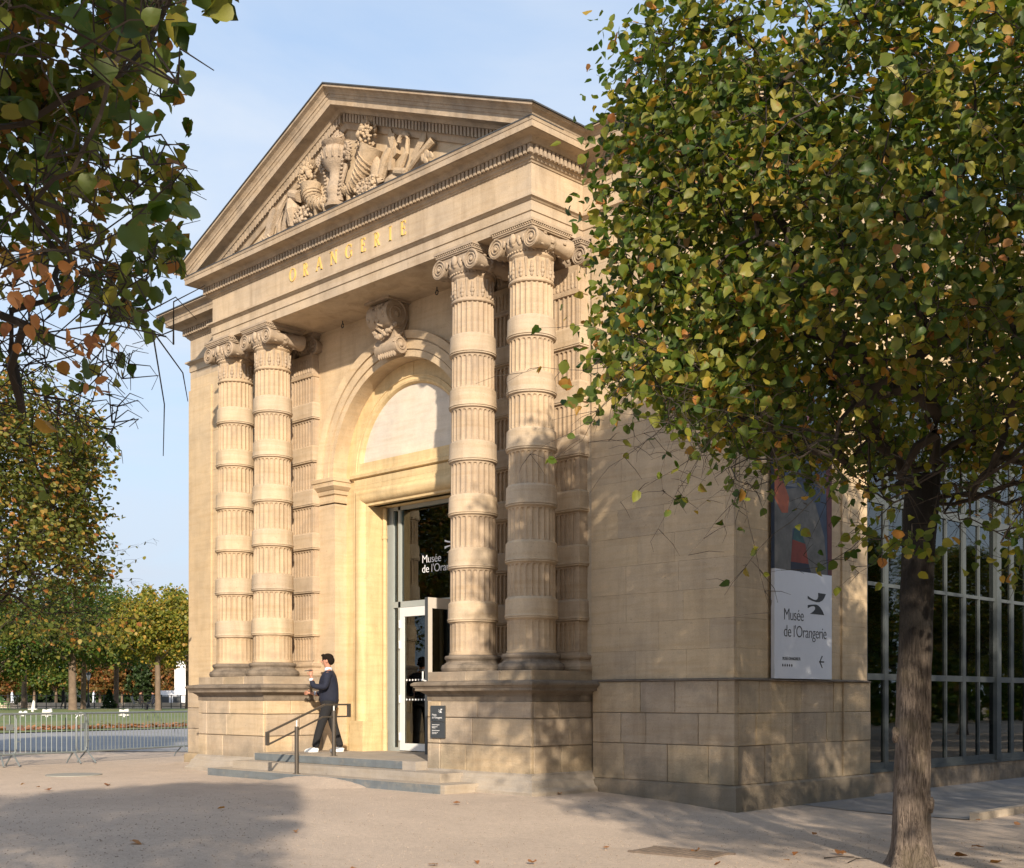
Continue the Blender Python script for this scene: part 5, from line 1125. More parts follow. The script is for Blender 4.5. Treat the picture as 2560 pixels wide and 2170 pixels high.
w = MB(); w.lathe([(0.070, 1.475), (0.068, 1.50), (0.062, 1.53), (0.056, 1.532)], (0.012, 0, 0), 16); w.build('shirt_collar', shirt_m, man, 40, local=True)
w = MB(); w.tube([(0.29, 0.175, 1.285), (0.295, 0.170, 1.325)], 0.043, 10); w.tube([(0.275, -0.215, 1.06), (0.305, -0.212, 1.06)], 0.042, 10); w.build('shirt_cuff', shirt_m, man, 40, local=True)
# hands: palm and five fingers each
def hand(origin, dirv, curl, name, thumb):
    o_ = Vector(origin); d_ = Vector(dirv).normalized(); side = d_.cross(Vector((0, 1, 0))).normalized(); nrm = side.cross(d_)
    vs = [o_, o_+d_*0.05, o_+d_*0.08]; es = [(0, 1), (1, 2)]; rs_ = [(0.024, 0.024), (0.034, 0.020), (0.036, 0.018)]
    for k, (off, ln) in enumerate(((-0.030, 0.058), (-0.010, 0.070), (0.010, 0.066), (0.030, 0.050))):
        b0 = len(vs); p = o_+d_*0.088+side*off; vs.append(p); rs_.append(0.010); es.append((2, b0)); c_ = d_
        for s in range(3):
            c_ = (c_+nrm*curl*(0.5+0.25*s)).normalized(); p = p+c_*ln/3; vs.append(p); rs_.append(0.0088-0.001*s); es.append((b0+s, b0+s+1))
    b0 = len(vs); p = o_+d_*0.035+side*(-0.036*thumb); vs.append(p); rs_.append(0.011); es.append((1, b0))
    p2 = p+(d_*0.6+side*-thumb*0.5+nrm*0.5).normalized()*0.035; vs.append(p2); rs_.append(0.0095); es.append((b0, b0+1)); vs.append(p2+(d_*0.7+nrm*0.6).normalized()*0.028); rs_.append(0.0085); es.append((b0+1, b0+2))
    return skin_mesh(name, vs, es, rs_, skin_m, man, 1)
hand((0.30, 0.165, 1.36), (0.05, -0.25, 0.9), 0.9, 'hand', 1)
hand((0.34, -0.205, 1.06), (1, 0.05, 0.1), 0.5, 'hand', -1)
ph = thing('mobile_phone', 'dark phone held up before the walking man\'s mouth', 'phone', (0, 0, 0))
Mr = Matrix.Rotation(man.rotation_euler.z, 4, 'Z'); pc = Vector(man.location)+(Mr @ (Vector((0.345, 0.15, 1.47))*K)); ph.location = pc; ph.rotation_euler = man.rotation_euler
MB().rbox(Vector((0, 0, 0)), (0.17, 0.085, 0.012), Matrix.Rotation(0.12, 3, 'Y')).build('case', black_p, ph, local=True)
MB().rbox(Vector((0.002, 0, 0.0085)), (0.155, 0.075, 0.003), Matrix.Rotation(0.12, 3, 'Y')).build('screen', plaque_m, ph, local=True)

# ================================================================== trees
LEAF = np.array([(0, 0, 0), (-0.30, 0.06, 0.03), (-0.47, 0.38, 0.06), (-0.30, 0.76, 0.02), (0, 1.06, -0.10), (0.30, 0.76, 0.02), (0.47, 0.38, 0.06), (0.30, 0.06, 0.03), (0, 0.45, -0.06)], float)
LEAF2 = np.array([(0, 0, 0), (-0.17, -0.06, 0.02), (-0.36, 0.06, 0.04), (-0.47, 0.26, 0.06), (-0.47, 0.48, 0.05), (-0.36, 0.70, 0.03), (-0.19, 0.88, -0.02), (0, 1.08, -0.12), (0.19, 0.88, -0.02), (0.36, 0.70, 0.03), (0.47, 0.48, 0.05), (0.47, 0.26, 0.06), (0.36, 0.06, 0.04), (0.17, -0.06, 0.02), (0, 0.45, -0.07)], float)
LF2 = np.array([(14, k, (k+1) % 14) for k in range(14)], int)
LF = np.array([(8, 0, 1), (8, 1, 2), (8, 2, 3), (8, 3, 4), (8, 4, 5), (8, 5, 6), (8, 6, 7), (8, 7, 0)], int)
def leaf_frames(n, rng, pos, outward, droop=0.55):
    """tip direction and normal of n leaves"""
    nrm = rng.normal(size=(n, 3))*0.95+np.array([0.2, -0.2, 0.6])+outward*0.5
    nrm /= np.linalg.norm(nrm, axis=1)[:, None]
    tip = rng.normal(size=(n, 3))*0.7+outward*0.5+np.array([0, 0, -droop])
    tip -= nrm*(tip*nrm).sum(1)[:, None]; tip /= np.linalg.norm(tip, axis=1)[:, None]
    return tip, nrm, np.cross(tip, nrm)
def leaf_mesh(name, pos, size, tip, nrm, side, mat, rng, LEAF=LEAF, LF=LF):
    n = len(pos); k = len(LEAF)
    curl = rng.uniform(-1.5, 3.6, n)[:, None]; wv = rng.uniform(0.8, 1.1, n)[:, None]
    vs = pos[:, None, :]+size[:, None, None]*(LEAF[None, :, 0:1]*wv[:, None]*side[:, None, :]+LEAF[None, :, 1:2]*tip[:, None, :]+(LEAF[None, :, 2:3]*curl[:, None]+rng.uniform(-0.08, 0.08, (n, k, 1)))*nrm[:, None, :])
    fs = (LF[None]+(np.arange(n)*k)[:, None, None]).reshape(-1, 3)
    me = bpy.data.meshes.new(name); me.vertices.add(n*k); me.vertices.foreach_set('co', vs.reshape(-1).astype(np.float32))
    me.loops.add(len(fs)*3); me.loops.foreach_set('vertex_index', fs.reshape(-1).astype(np.int32))
    me.polygons.add(len(fs)); me.polygons.foreach_set('loop_start', (np.arange(len(fs))*3).astype(np.int32)); me.polygons.foreach_set('loop_total', np.full(len(fs), 3, np.int32))
    me.update(calc_edges=True); me.shade_smooth(); me.materials.append(mat); return me
def single_leaf(seed, mat):
    rg_ = np.random.default_rng(seed)
    me = leaf_mesh('leaf', np.zeros((1, 3)), np.array([1.0]), np.array([[0, 1., 0]]), np.array([[0, 0, 1.]]), np.array([[1., 0, 0]]), mat, rg_, LEAF2, LF2); return me
def inst_leaf_mat(name, cols):
    """same leaf surface for a leaf that is an object of its own: colour from the object's random"""
    m, n, b = newmat(name); o = n.nodes['Material Output']; oi = n.nodes.new('ShaderNodeObjectInfo'); t = n.nodes.new('ShaderNodeTexCoord')
    c = ramp(n, oi.outputs['Random'], cols).outputs[0]; nz = noise(n, t.outputs['Object'], 2.1, 4, 0.6)
    c = mixc(n, 'MIX', ramp(n, nz.outputs['Fac'], [(0.58, g3(0)), (0.66, g3(0.6))]).outputs[0], c, (0.28, 0.10, 0.03))
    n.links.new(c, b.inputs['Base Color']); b.inputs['Roughness'].default_value = 0.5
    tl = n.nodes.new('ShaderNodeBsdfTranslucent'); n.links.new(mixc(n, 'MULTIPLY', 1.0, c, (1.35, 1.5, 0.5)), tl.inputs['Color'])
    ms = n.nodes.new('ShaderNodeMixShader'); ms.inputs[0].default_value = 0.35; n.links.new(b.outputs[0], ms.inputs[1]); n.links.new(tl.outputs[0], ms.inputs[2]); n.links.new(ms.outputs[0], o.inputs['Surface'])
    return m
leaf_one = inst_leaf_mat('single_linden_leaf', GREEN); leaf_dry1 = inst_leaf_mat('single_dry_leaf', DRY)
SL = [single_leaf(200+k, leaf_one) for k in range(5)]; SD = [single_leaf(300+k, leaf_dry1) for k in range(4)]

def grow(seed, base, fork, targets, r0, bendk=0.16):
    """skeleton: trunk to the fork, then every target joins the nearest node by a curved path"""
    rg_ = random.Random(seed); P = [Vector(base)]; par = [-1]
    nseg = 8
    for i in range(1, nseg+1):
        t = i/nseg; p = Vector(base).lerp(Vector(fork), t)+Vector((math.sin(t*5+seed)*0.035, math.cos(t*4+seed)*0.035, 0)); P.append(p); par.append(len(P)-2)
    trunk_n = len(P)
    buf = np.zeros((120000, 3)); idx = [len(P)-1]; lst = [P[-1]]; buf[0] = tuple(P[-1])
    ts = sorted(targets, key=lambda q: (Vector(q)-Vector(fork)).length*rg_.uniform(0.6, 1.0))
    for q in ts:
        q = Vector(q)
        A = buf[:len(lst)]
        dd = np.linalg.norm(A-np.array(q), axis=1)+0.12*np.linalg.norm(A-np.array(fork), axis=1)
        j = int(dd.argmin()); s = lst[j]; Ls = (q-s).length
        if Ls < 0.05: continue
        n = max(2, int(Ls/0.28)); prev = idx[j]
        bend = Vector((rg_.uniform(-1, 1), rg_.uniform(-1, 1), rg_.uniform(0.0, 1)))*Ls*bendk
        for k in range(1, n+1):
            t = k/n; p = s.lerp(q, t)+bend*math.sin(math.pi*t)+Vector((rg_.uniform(-1, 1), rg_.uniform(-1, 1), rg_.uniform(-1, 1)))*0.03
            P.append(p); par.append(prev); prev = len(P)-1; buf[len(lst)] = tuple(p); lst.append(p); idx.append(prev)
    cnt = [0]*len(P); kids_ = [0]*len(P)
    for i in range(len(P)-1, 0, -1):
        cnt[i] += 1 if kids_[i] == 0 else 0; cnt[par[i]] += cnt[i]; kids_[par[i]] += 1
    return P, par, cnt, trunk_n
def linden(seed, base, fork_h, crown_c, half, z0, z1, nt, per, lsize, label, r0=0.2, mat=None, single=0, bare=0.0, lean=(0, 0), clump=0.34, cutfn=None, hang=0, rise=0.35, trunk_mat=None, tilt=0.0, extra=(), bendk=0.16, limbk=1.0):
    rng = np.random.default_rng(seed); rg_ = random.Random(seed); base = Vector(base); fork = base+Vector((lean[0], lean[1], fork_h)); cc = Vector(crown_c)
    T = []; tries = 0
    while len(T) < nt and tries < nt*60:
        tries += 1
        x, y = rng.uniform(-1, 1, 2); zz = rng.uniform(0, 1); rad = (abs(x)**3.2+abs(y)**3.2)**(1/3.2)
        if rad > 1: continue
        shell = max(rad, abs(zz*2-1)*0.98)
        if rng.random() > 0.18+0.82*max(0, (shell-0.45)/0.55): continue
        r_ = math.hypot(x, y); zb = z0+rise*r_*r_*half/2.6-tilt*(cy_*x+sy_*y); top = z1-0.9*max(0, rad-0.6)**1.5
        p = (cc.x+x*half, cc.y+y*half, zb+(top-zb)*zz)
        if cutfn and not cutfn(Vector(p)): continue
        T.append(p)
    T += [tuple(Vector(q)) for q in extra]; spray = {tuple(round(c, 3) for c in q) for q in extra}
    P, par, cnt, tn = grow(seed, base, fork, T, r0, bendk)
    total = max(cnt)
    root = thing('linden_tree', label, 'tree', tuple(base))
    # trunk: lathe-like tube with root flare and burrs
    nring = 46; ns = 28; vs = []
    top_h = fork_h+0.25
    for j in range(nring):
        t = j/(nring-1); z = -0.25+t*(top_h+0.25); tt_ = max(0, z)/top_h; c = base.lerp(fork, min(1, max(0, z)/fork_h))+Vector((math.sin(tt_*4+seed)*0.03, math.cos(tt_*3.3+seed)*0.03, 0)); c.z = base.z+z
        for i in range(ns):
            a = 2*math.pi*i/ns; fl = 0.8*math.exp(-max(0, z+0.05)*4.6); r = r0*(1-0.16*tt_+0.22*max(0, tt_-0.8)*3)
            r *= 1+fl*(0.75+0.55*math.cos(a*5+seed)+0.35*math.cos(a*2+1.7))+0.045*math.sin(a*3+z*1.9+seed)+0.03*math.sin(a*7+z*4)+0.02*math.sin(a*11-z*9)
            vs.append((c.x+r*math.cos(a), c.y+r*math.sin(a), c.z))
    w = MB(); w.add(vs, [(j*ns+i, j*ns+(i+1) % ns, (j+1)*ns+(i+1) % ns, (j+1)*ns+i) for j in range(nring-1) for i in range(ns)])
    for k in range(5):
        a = rg_.uniform(0, 6.28); z = rg_.uniform(0.5, fork_h-0.4); w.blob((base.x+r0*0.92*math.cos(a), base.y+r0*0.92*math.sin(a), base.z+z), (0.06, 0.06, 0.09), nu=8, nv=6, rough=0.2, rnd=rg_)
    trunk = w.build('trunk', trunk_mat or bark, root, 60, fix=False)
    # limbs and twigs
    lim, tw = MB(), MB()
    rad = [max(0.006 if limbk > 0.9 else 0.004, r0*0.80*limbk*(c/total)**0.46) for c in cnt]
    for i in range(tn, len(P)):
        e_ = max(math.hypot(P[i].x-cc.x, P[i].y-cc.y)/half, abs(P[i].z-(z0+z1)/2)/((z1-z0)/2)-0.15); rad[i] = min(rad[i], max(0.008, 0.16*(1.02-e_)))
    children = {}
    for i in range(1, len(P)): children.setdefault(par[i], []).append(i)
    # chains from every branching point
    starts = [(tn-1, ch) for ch in children.get(tn-1, [])]
    while starts:
        a, c_ = starts.pop(); chain = [a, c_]
        while True:
            k_ = children.get(chain[-1], [])
            if not k_: break
            k_ = sorted(k_, key=lambda q: -cnt[q]); starts += [(chain[-1], q) for q in k_[1:]]; chain.append(k_[0])
        rr_ = [min(rad[chain[1]], rad[k]) if k == a else rad[k] for k in chain]
        big = rr_[1] > 0.02
        (lim if big else tw).tube([P[k] for k in chain], rr_, 6 if big else 3, cap=False)
    lim.build('limbs', twig_m, root, 60, fix=False)
    # leaves
    pts, outw, bareflag = [], [], []
    tips = [i for i in range(tn, len(P)) if i not in children]
    for i in tips:
        p = P[i]; q = P[par[i]]; fr_ = (p.z-z0)/(z1-z0); rxy = math.hypot(p.x-cc.x, p.y-cc.y)/half
        nleaf = int(per*rng.uniform(0.5, 1.4)*(1.0 if fr_ > bare else max(0.02, (fr_/max(bare, 1e-3))**2*0.8)))
        if tuple(round(c, 3) for c in p) in spray: nleaf = int(rng.integers(4, 18))
        o_ = np.array([(p.x-cc.x)/half, (p.y-cc.y)/half, (p.z-(z0+z1)/2)/((z1-z0)/2)]); o_ /= max(0.3, np.linalg.norm(o_))
        off = rng.normal(size=(nleaf, 3))*clump*0.62; off[:, 2] *= 0.8
        for k in range(nleaf): pts.append((p.x+off[k, 0], p.y+off[k, 1], p.z+off[k, 2])); outw.append(o_)
        # fine twiglets carrying them
        for k in range(4 if nleaf > 3 else 3):
            e = Vector((rng.normal()*clump, rng.normal()*clump, rng.normal()*clump*0.7)); e = e*min(1.0, clump*1.25/max(e.length, 1e-3)); e *= 0.8; m_ = p+e*0.5+Vector((rng.normal()*0.05, rng.normal()*0.05, 0.06)); tw.tube([p, m_, p+e], [0.005, 0.0035, 0.002], 3, cap=False)
        if hang and fr_ < 0.25 and rng.random() < hang:
            d_ = Vector((o_[0]+rng.normal()*0.5, o_[1]+rng.normal()*0.5, -0.25+rng.normal()*0.45)).normalized(); q_ = p.copy(); ch_ = [q_.copy()]
            for k in range(6): d_ = (d_+Vector((rng.normal()*0.17, rng.normal()*0.17, rng.normal()*0.17-0.05))).normalized(); q_ = q_+d_*0.15*(clump/0.26); ch_.append(q_.copy())
            if cutfn and not cutfn(ch_[-1], 90): continue
            tw.tube(ch_, [0.005-0.0006*k for k in range(7)], 3, cap=False); b_ = ch_[-1]
            for k in range(5):
                f_ = ch_[int(rng.integers(1, 7))]; g_1 = f_+Vector((rng.normal()*.10, rng.normal()*.10, rng.normal()*0.08-0.03)); g_2 = g_1+(g_1-f_)*0.6+Vector((rng.normal()*.05, rng.normal()*.05, -0.03)); tw.tube([f_, g_1, g_2], [0.004, 0.003, 0.0018], 3, cap=False)
            for k in range(int(rng.integers(0, 4))): q_ = ch_[int(rng.integers(3, 7))]; pts.append((q_.x, q_.y, q_.z)); outw.append(o_*0.2)
    tw.build('twigs', twig_m, root, 0, fix=False, kind='stuff')
    if cutfn:
        ok_ = [cutfn(Vector(q), 45) for q in pts]; pts = [q for q, k in zip(pts, ok_) if k]; outw = [q for q, k in zip(outw, ok_) if k]
    pts = np.array(pts); outw = np.array(outw); n = len(pts)
    size = lsize*rng.uniform(0.65, 1.25, n); tip, nrm, side = leaf_frames(n, rng, pts, outw)
    if single:
        view = np.array([0, 0, 1.65]); f_ = np.array([-sy_, cy_, 0]); r_ = np.array([cy_, sy_, 0]); d = pts-view; wv = d@f_; u = (d@r_)/wv*3039.86+1280; v = 1745.65-d[:, 2]/wv*3039.86
        vis = (wv > 0.5) & (u > -20) & (u < 2580) & (v > -20) & (v < 2190); score = np.where(vis, size/np.maximum(wv, 0.1), 0)
        # prefer the outer leaves, which show whole
        score = score*(0.6+0.6*np.clip((outw*(view-pts)/np.linalg.norm(view-pts, axis=1)[:, None]).sum(1), -1, 1))
        top_ = np.argsort(-score)[:single]; keep = np.ones(n, bool); keep[top_] = False
        for k in top_:
            o = bpy.data.objects.new('leaf', SL[int(rng.integers(5))]); C.objects.link(o); o.parent = root
            M = Matrix(((side[k, 0], tip[k, 0], nrm[k, 0], pts[k, 0]-base.x), (side[k, 1], tip[k, 1], nrm[k, 1], pts[k, 1]-base.y), (side[k, 2], tip[k, 2], nrm[k, 2], pts[k, 2]-base.z), (0, 0, 0, 1)))
            o.matrix_basis = M @ Matrix.Scale(size[k], 4)
    else: keep = np.ones(n, bool)
    me = leaf_mesh('foliage', pts[keep]-np.array(base), size[keep], tip[keep], nrm[keep], side[keep], mat or leaf_g, rng, *((LEAF2, LF2) if mat is leaf_n else (LEAF, LF)))
    o = bpy.data.objects.new('foliage', me); C.objects.link(o); o.parent = root; o['kind'] = 'stuff'
    return root

RT = D(2283, 0, 13.7); bz_ = gz(RT.x, RT.y)
ra_ = random.Random(6); apron = [(RT.x+cy_*a+sy_*b, RT.y+sy_*a-cy_*b, z) for a, b, z in [(ra_.uniform(-0.9, 3.4), ra_.uniform(0.4, 2.2), ra_.uniform(3.15, 3.9)) for _ in range(75)]]
for a_, b_, c_, d_, w_, n_ in ((1540, 1800, 820, 1000, 12.4, 26), (1830, 2130, 1020, 1240, 11.8, 20), (1640, 1900, 920, 1090, 12.0, 18)):
    for _ in range(n_): q = D(ra_.uniform(a_, b_), ra_.uniform(c_, d_), w_+ra_.uniform(-0.4, 0.4)); apron.append(tuple(q))
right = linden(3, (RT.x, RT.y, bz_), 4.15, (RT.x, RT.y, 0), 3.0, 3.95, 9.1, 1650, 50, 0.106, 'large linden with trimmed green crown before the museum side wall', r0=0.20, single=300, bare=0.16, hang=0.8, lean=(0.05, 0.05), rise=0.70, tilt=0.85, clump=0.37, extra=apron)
LT = D(-330, 0, 5.4)
def keep_left(p, slack=0):
    w_ = -sy_*p.x+cy_*p.y
    if w_ < 1.6: return p.z > 3.0
    u = (cy_*p.x+sy_*p.y)/w_*3039.86+1280; v = 1745.65-(p.z-1.65)/w_*3039.86
    if w_ < 3.3: return False
    lim = 640-2.4*max(0, v) if v < 100 else (430 if v < 640 else 430-0.35*(v-640))
    return u < lim+slack
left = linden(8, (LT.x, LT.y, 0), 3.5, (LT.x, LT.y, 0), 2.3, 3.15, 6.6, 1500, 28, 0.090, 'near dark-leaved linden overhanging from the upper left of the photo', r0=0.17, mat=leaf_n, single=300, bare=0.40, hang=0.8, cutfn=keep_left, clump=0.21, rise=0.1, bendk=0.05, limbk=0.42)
g_ = 'clipped linden trees beside the museum'
t2 = linden(12, (0.9, 8.5, -0.24), 4.1, (0.9, 8.5, 0), 3.0, 3.9, 8.6, 900, 22, 0.13, 'thin-crowned linden outside the photo on the right, its trunk shadow crossing the sand', r0=0.18)
t3 = dup(t2, (0.9, 15.6, -0.24), 3.3, 'linden of the row outside the photo, opposite the museum side wall')
t4 = dup(t2, (1.6, 21.0, -0.24), 4.6, 'linden of the row outside the photo, opposite the glazed gallery')
t5 = dup(right, (-29.2, 10.7, 0), 0.9, 'yellowing linden behind the barriers on the left edge', (1.1, 1.1, 0.93))
t6 = dup(t2, (0.0, -4.4, 0), 2.2, 'linden of the row behind the camera, shading the foreground sand')
for t_ in (right, left, t2, t3, t4, t5, t6): t_['group'] = g_
for ch in kids(t5):
    if ch.name.startswith('foliage'): ch.data = ch.data.copy(); ch.data.materials[0] = leaf_a
for t_ in (t2, t3, t4, t5, t6):
    for ch in kids(t_):
        if ch.name.startswith('leaf'): bpy.data.objects.remove(ch)

rd_ = np.random.default_rng(44); dp = []
for u, v, w_, m_, sp in ((60, 660, 4.4, 20, 60), (12, 800, 4.3, 16, 50), (140, 690, 4.7, 9, 30), (215, 860, 4.9, 14, 34), (235, 960, 4.9, 4, 14)):
    for k in range(m_): dp.append(tuple(D(u+rd_.normal()*sp, v+rd_.normal()*sp*0.8, w_+rd_.normal()*0.15)))
dp = np.array(dp); tip, nrm, side = leaf_frames(len(dp), rd_, dp, np.zeros((len(dp), 3)), 1.2)
me = leaf_mesh('dry_foliage', dp-np.array(tuple(left.location)), 0.05*rd_.uniform(0.6, 1.2, len(dp)), tip, nrm, side, leaf_d, rd_, LEAF2, LF2); o = bpy.data.objects.new('dry_foliage', me); C.objects.link(o); o.parent = left; o['kind'] = 'stuff'
pm = MB(); rp_ = random.Random(77)
for i in range(6000):
    w_ = 11.2+10*rp_.random()**1.6; u_ = rp_.uniform(-60, 2620); p = D(u_, 0, w_)
    if p.y > 13.3 and -26 < p.x < -13.6: continue
    if p.y > 15.6: continue
    s_ = rp_.uniform(0.005, 0.014); z = gz(p.x, p.y)+0.002; a = rp_.uniform(0, 6.28)
    pm.add([(p.x+s_*math.cos(a), p.y+s_*math.sin(a), z), (p.x+s_*math.cos(a+2.1), p.y+s_*math.sin(a+2.1), z), (p.x+s_*math.cos(a+4.2), p.y+s_*math.sin(a+4.2), z), (p.x, p.y, z+s_*0.9)], [(0, 1, 3), (1, 2, 3), (2, 0, 3)])
pm.build('gravel', plain('gravel_stones', (0.30, 0.235, 0.18), 0.9, 0, 0.5, 9), fix=False, kind='stuff')
# fallen leaves on the sand
rf = random.Random(31)
spots = [(D(u, 0, w).x, D(u, 0, w).y) for u, w in ((u__, w__*(1.14 if u__ > 1100 else 1.0)) for u__, w__ in ((1190, 12.2), (1235, 11.4), (1400, 18.2), (1075, 13.6), (1800, 12.1), (1960, 12.3), (1990, 12.9), (2110, 12.8), (2390, 12.6), (2430, 13.4), (2500, 12.2), (2450, 16.4), (2540, 15.7), (120, 21.5), (265, 22.8), (95, 22.2), (740, 15.5), (330, 14.2), (1330, 12.1), (2040, 14.6), (560, 18.0), (1150, 16.6), (1740, 13.0), (1510, 13.3), (880, 13.1), (60, 23.2)))]
marks = [('the drain grate', (D(1703, 0, 14.8).x, D(1703, 0, 14.8).y)), ('the round cover', (-25.05, 11.86)), ('the linden trunk', (RT.x, RT.y)), ('the right pedestal', (-14.3, 14.6)), ('the left end of the steps', (-23.2, 13.9)), ('the paving kerb', (-8.2, 18.4)), ('the middle barrier', (-29.2, 13.0)), ('the side wall of the museum', (-11.3, 17.0)), ('the front edge of the photo right of the drain', (-5.2, 11.2)), ('the right corner of the photo', (-4.6, 13.6))]
near_ = [min(range(len(marks)), key=lambda m: math.hypot(x-marks[m][1][0], y-marks[m][1][1])) for x, y in spots]
ordn = ['nearest', 'second nearest', 'third nearest', 'fourth nearest', 'fifth nearest', 'sixth nearest', 'seventh nearest', 'eighth nearest', 'ninth nearest', 'tenth nearest', 'eleventh nearest', 'twelfth nearest']+['%dth nearest' % q for q in range(13, 40)]
def leaf_label(k):
    m = near_[k]; same = sorted([j for j in range(len(spots)) if near_[j] == m], key=lambda j: math.hypot(spots[j][0]-marks[m][1][0], spots[j][1]-marks[m][1][1]))
    return 'dry brown leaf on the sand, %s to %s' % (ordn[same.index(k)], marks[m][0])
for k, (x, y) in enumerate(spots):
    lf = bpy.data.objects.new('fallen_leaf', SD[k % 4]); C.objects.link(lf); lf.location = on_ground(x, y, 0.03); s_ = rf.uniform(0.07, 0.15)
    lf.scale = (s_, s_, s_); lf.rotation_euler = (rf.uniform(-0.3, 0.3), rf.uniform(-0.3, 0.3), rf.uniform(0, 6.28))
    tag(lf, leaf_label(k), 'leaf', 'dry leaves scattered on the sand')
for k, (u, w_) in enumerate(((2060, 14.3), (2120, 13.9))):
    p = D(u, 0, w_); tb = MB(); a = rf.uniform(0, 3)
    tb.tube([(0, 0, 0), (0.2, 0.05, 0.02), (0.45, 0.02, 0.01)], [0.008, 0.006, 0.003], 5); tb.tube([(0.2, 0.05, 0.02), (0.33, 0.14, 0.015)], [0.005, 0.003], 4)
    o = tb.build('fallen_twig', twig_m, None, local=True); o.location = on_ground(p.x, p.y, 0.012); o.rotation_euler.z = 0.4+k
    tag(o, ('forked bare twig on the sand, farther from the linden trunk', 'forked bare twig on the sand, closer to the linden trunk')[k], 'twig', 'twigs on the sand')

# ================================================================== far garden
def far_tree(u, w, zc0, zc1, hw, mat, label, seed, tr=0.30, nl=12000, trunk_u=None, cat='tree', ls=0.24):
    p = D(u, 0, w); z = gz(p.x, p.y); rng = np.random.default_rng(seed); rg_ = random.Random(seed)
    root = thing('chestnut_tree', label, cat, (p.x, p.y, z), 0, 'trees beyond the lawn')
    b = MB(); lean = rg_.uniform(-0.2, 0.2)
    b.tube([(p.x, p.y, z-0.2), (p.x, p.y, z+0.25), (p.x+lean*0.3, p.y, z+1.6), (p.x+lean, p.y, zc0+0.6), (p.x+lean, p.y, zc1-1.5)], [tr*1.5, tr*1.05, tr*0.9, tr*0.85, 0.08], 12)
    for k in range(7):
        a = rg_.uniform(0, 6.28); zz = rg_.uniform(zc0-0.2, zc0+1.5); b.tube([(p.x+lean, p.y, zz), (p.x+hw*0.4*math.cos(a), p.y+hw*0.4*math.sin(a), zz+1.2), (p.x+hw*0.8*math.cos(a), p.y+hw*0.8*math.sin(a), zz+2.6)], [tr*0.4, tr*0.25, 0.03], 6)
    b.build('trunk', bark_far, root, 60, fix=False)
    # clumps spread through the crown
    nc = 190; cl = []
    while len(cl) < nc:
        q = rng.uniform(-1, 1, 3); rr_ = (abs(q[0])**2.6+abs(q[1])**2.6+abs(q[2])**2.6)**(1/2.6)
        if rr_ > 1 or rr_ < 0.45: continue
        cl.append((p.x+q[0]*hw, p.y+q[1]*hw, (zc0+zc1)/2+q[2]*(zc1-zc0)/2*(1+0.06*rng.normal())+0.5*math.sin(q[0]*4+seed)*(q[2] > 0.3)))
    cl = np.array(cl); idx = rng.integers(0, nc, nl); cr = rng.uniform(0.45, 1.0, nc)
    off = rng.normal(size=(nl, 3)); off /= np.linalg.norm(off, axis=1)[:, None]; off *= (rng.random(nl)**0.4)[:, None]*cr[idx][:, None]*hw*0.24
    pts = cl[idx]+off; out_ = off/np.linalg.norm(off, axis=1)[:, None]
    tip, nrm, side = leaf_frames(nl, rng, pts, out_); size = ls*rng.uniform(0.6, 1.3, nl)
    me = leaf_mesh('crown', pts-np.array((p.x, p.y, z)), size, tip, nrm, side, mat, rng); o = bpy.data.objects.new('crown', me); C.objects.link(o); o.parent = root; o['kind'] = 'stuff'
    return root
far_tree(182, 110, 4.9, 12.6, 5.6, far_g, 'green chestnut with thick pale trunk left of the lamp', 1, 0.38)
far_tree(208, 119, 5.2, 12.4, 5.2, far_g, 'chestnut with slim dark trunk just left of the lamp', 2, 0.26)
far_tree(395, 107, 5.0, 11.2, 3.75, far_y, 'yellow-green chestnut next to the museum corner', 3, 0.26)
far_tree(-30, 108, 3.4, 11.2, 5.0, far_g, 'green chestnut at the left edge of the photo', 4, 0.3)
far_tree(60, 128, 5.0, 11.6, 5.0, far_g, 'chestnut crown behind the yellowing linden branches', 5, 0.3)
far_tree(290, 132, 5.2, 11.8, 4.6, far_g, 'chestnut crown between the lamp and yellow chestnut', 6, 0.28)
far_tree(470, 125, 5.2, 11.0, 5.0, far_y, 'chestnut mostly hidden behind the museum corner', 7, 0.26)
kk = 0
for u, mm, lab in ((-60, far_o, 'rust coloured clipped tree at the far left of the back row'), (20, far_o, 'rust coloured clipped tree above the green chair'), (85, far_g, 'dark green clipped tree above the slim white sculpture'), (140, far_g, 'green clipped tree left of the thick trunk'), (250, far_o, 'brown clipped tree right of the lamp'), (305, far_o, 'brown clipped tree behind the small cone shrub'), (355, far_d, 'dark green clipped tree behind the seated pair'), (430, far_o, 'rusty clipped tree behind the museum corner')):
    kk += 1; far_tree(u, 185, 2.6, 9.0, 3.6, mm, lab, 20+kk, 0.2, 4500, ls=0.4)
# stone terrace wall, iron fence, dark hedge
wd = thing('garden_wall', 'pale low stone wall along the back of the lawn', 'wall', tuple(D(100, 0, 140)))
wd.location.z = 0.4
b = MB(); A_ = D(-700, 0, 141); B_ = D(640, 0, 141); dv = (B_-A_); n_ = 34
for k in range(n_):
    a = A_+dv*(k/n_); c_ = A_+dv*((k+1)/n_-0.0006); nn = Vector((sy_, -cy_, 0))*0.3
    MB().add([(a.x, a.y, 0.2), (c_.x, c_.y, 0.2), (c_.x-nn.x, c_.y-nn.y, 0.2), (a.x-nn.x, a.y-nn.y, 0.2), (a.x, a.y, 1.14), (c_.x, c_.y, 1.14), (c_.x-nn.x, c_.y-nn.y, 1.14), (a.x-nn.x, a.y-nn.y, 1.14)], [(0,3,2,1),(4,5,6,7),(0,1,5,4),(1,2,6,5),(2,3,7,6),(3,0,4,7)]).build('stone', wallpale, wd)
fe = thing('iron_fence', 'thin black iron fence standing before the stone wall', 'fence', tuple(D(100, 0, 134)))
fe.location.z = 0.45
b = MB()
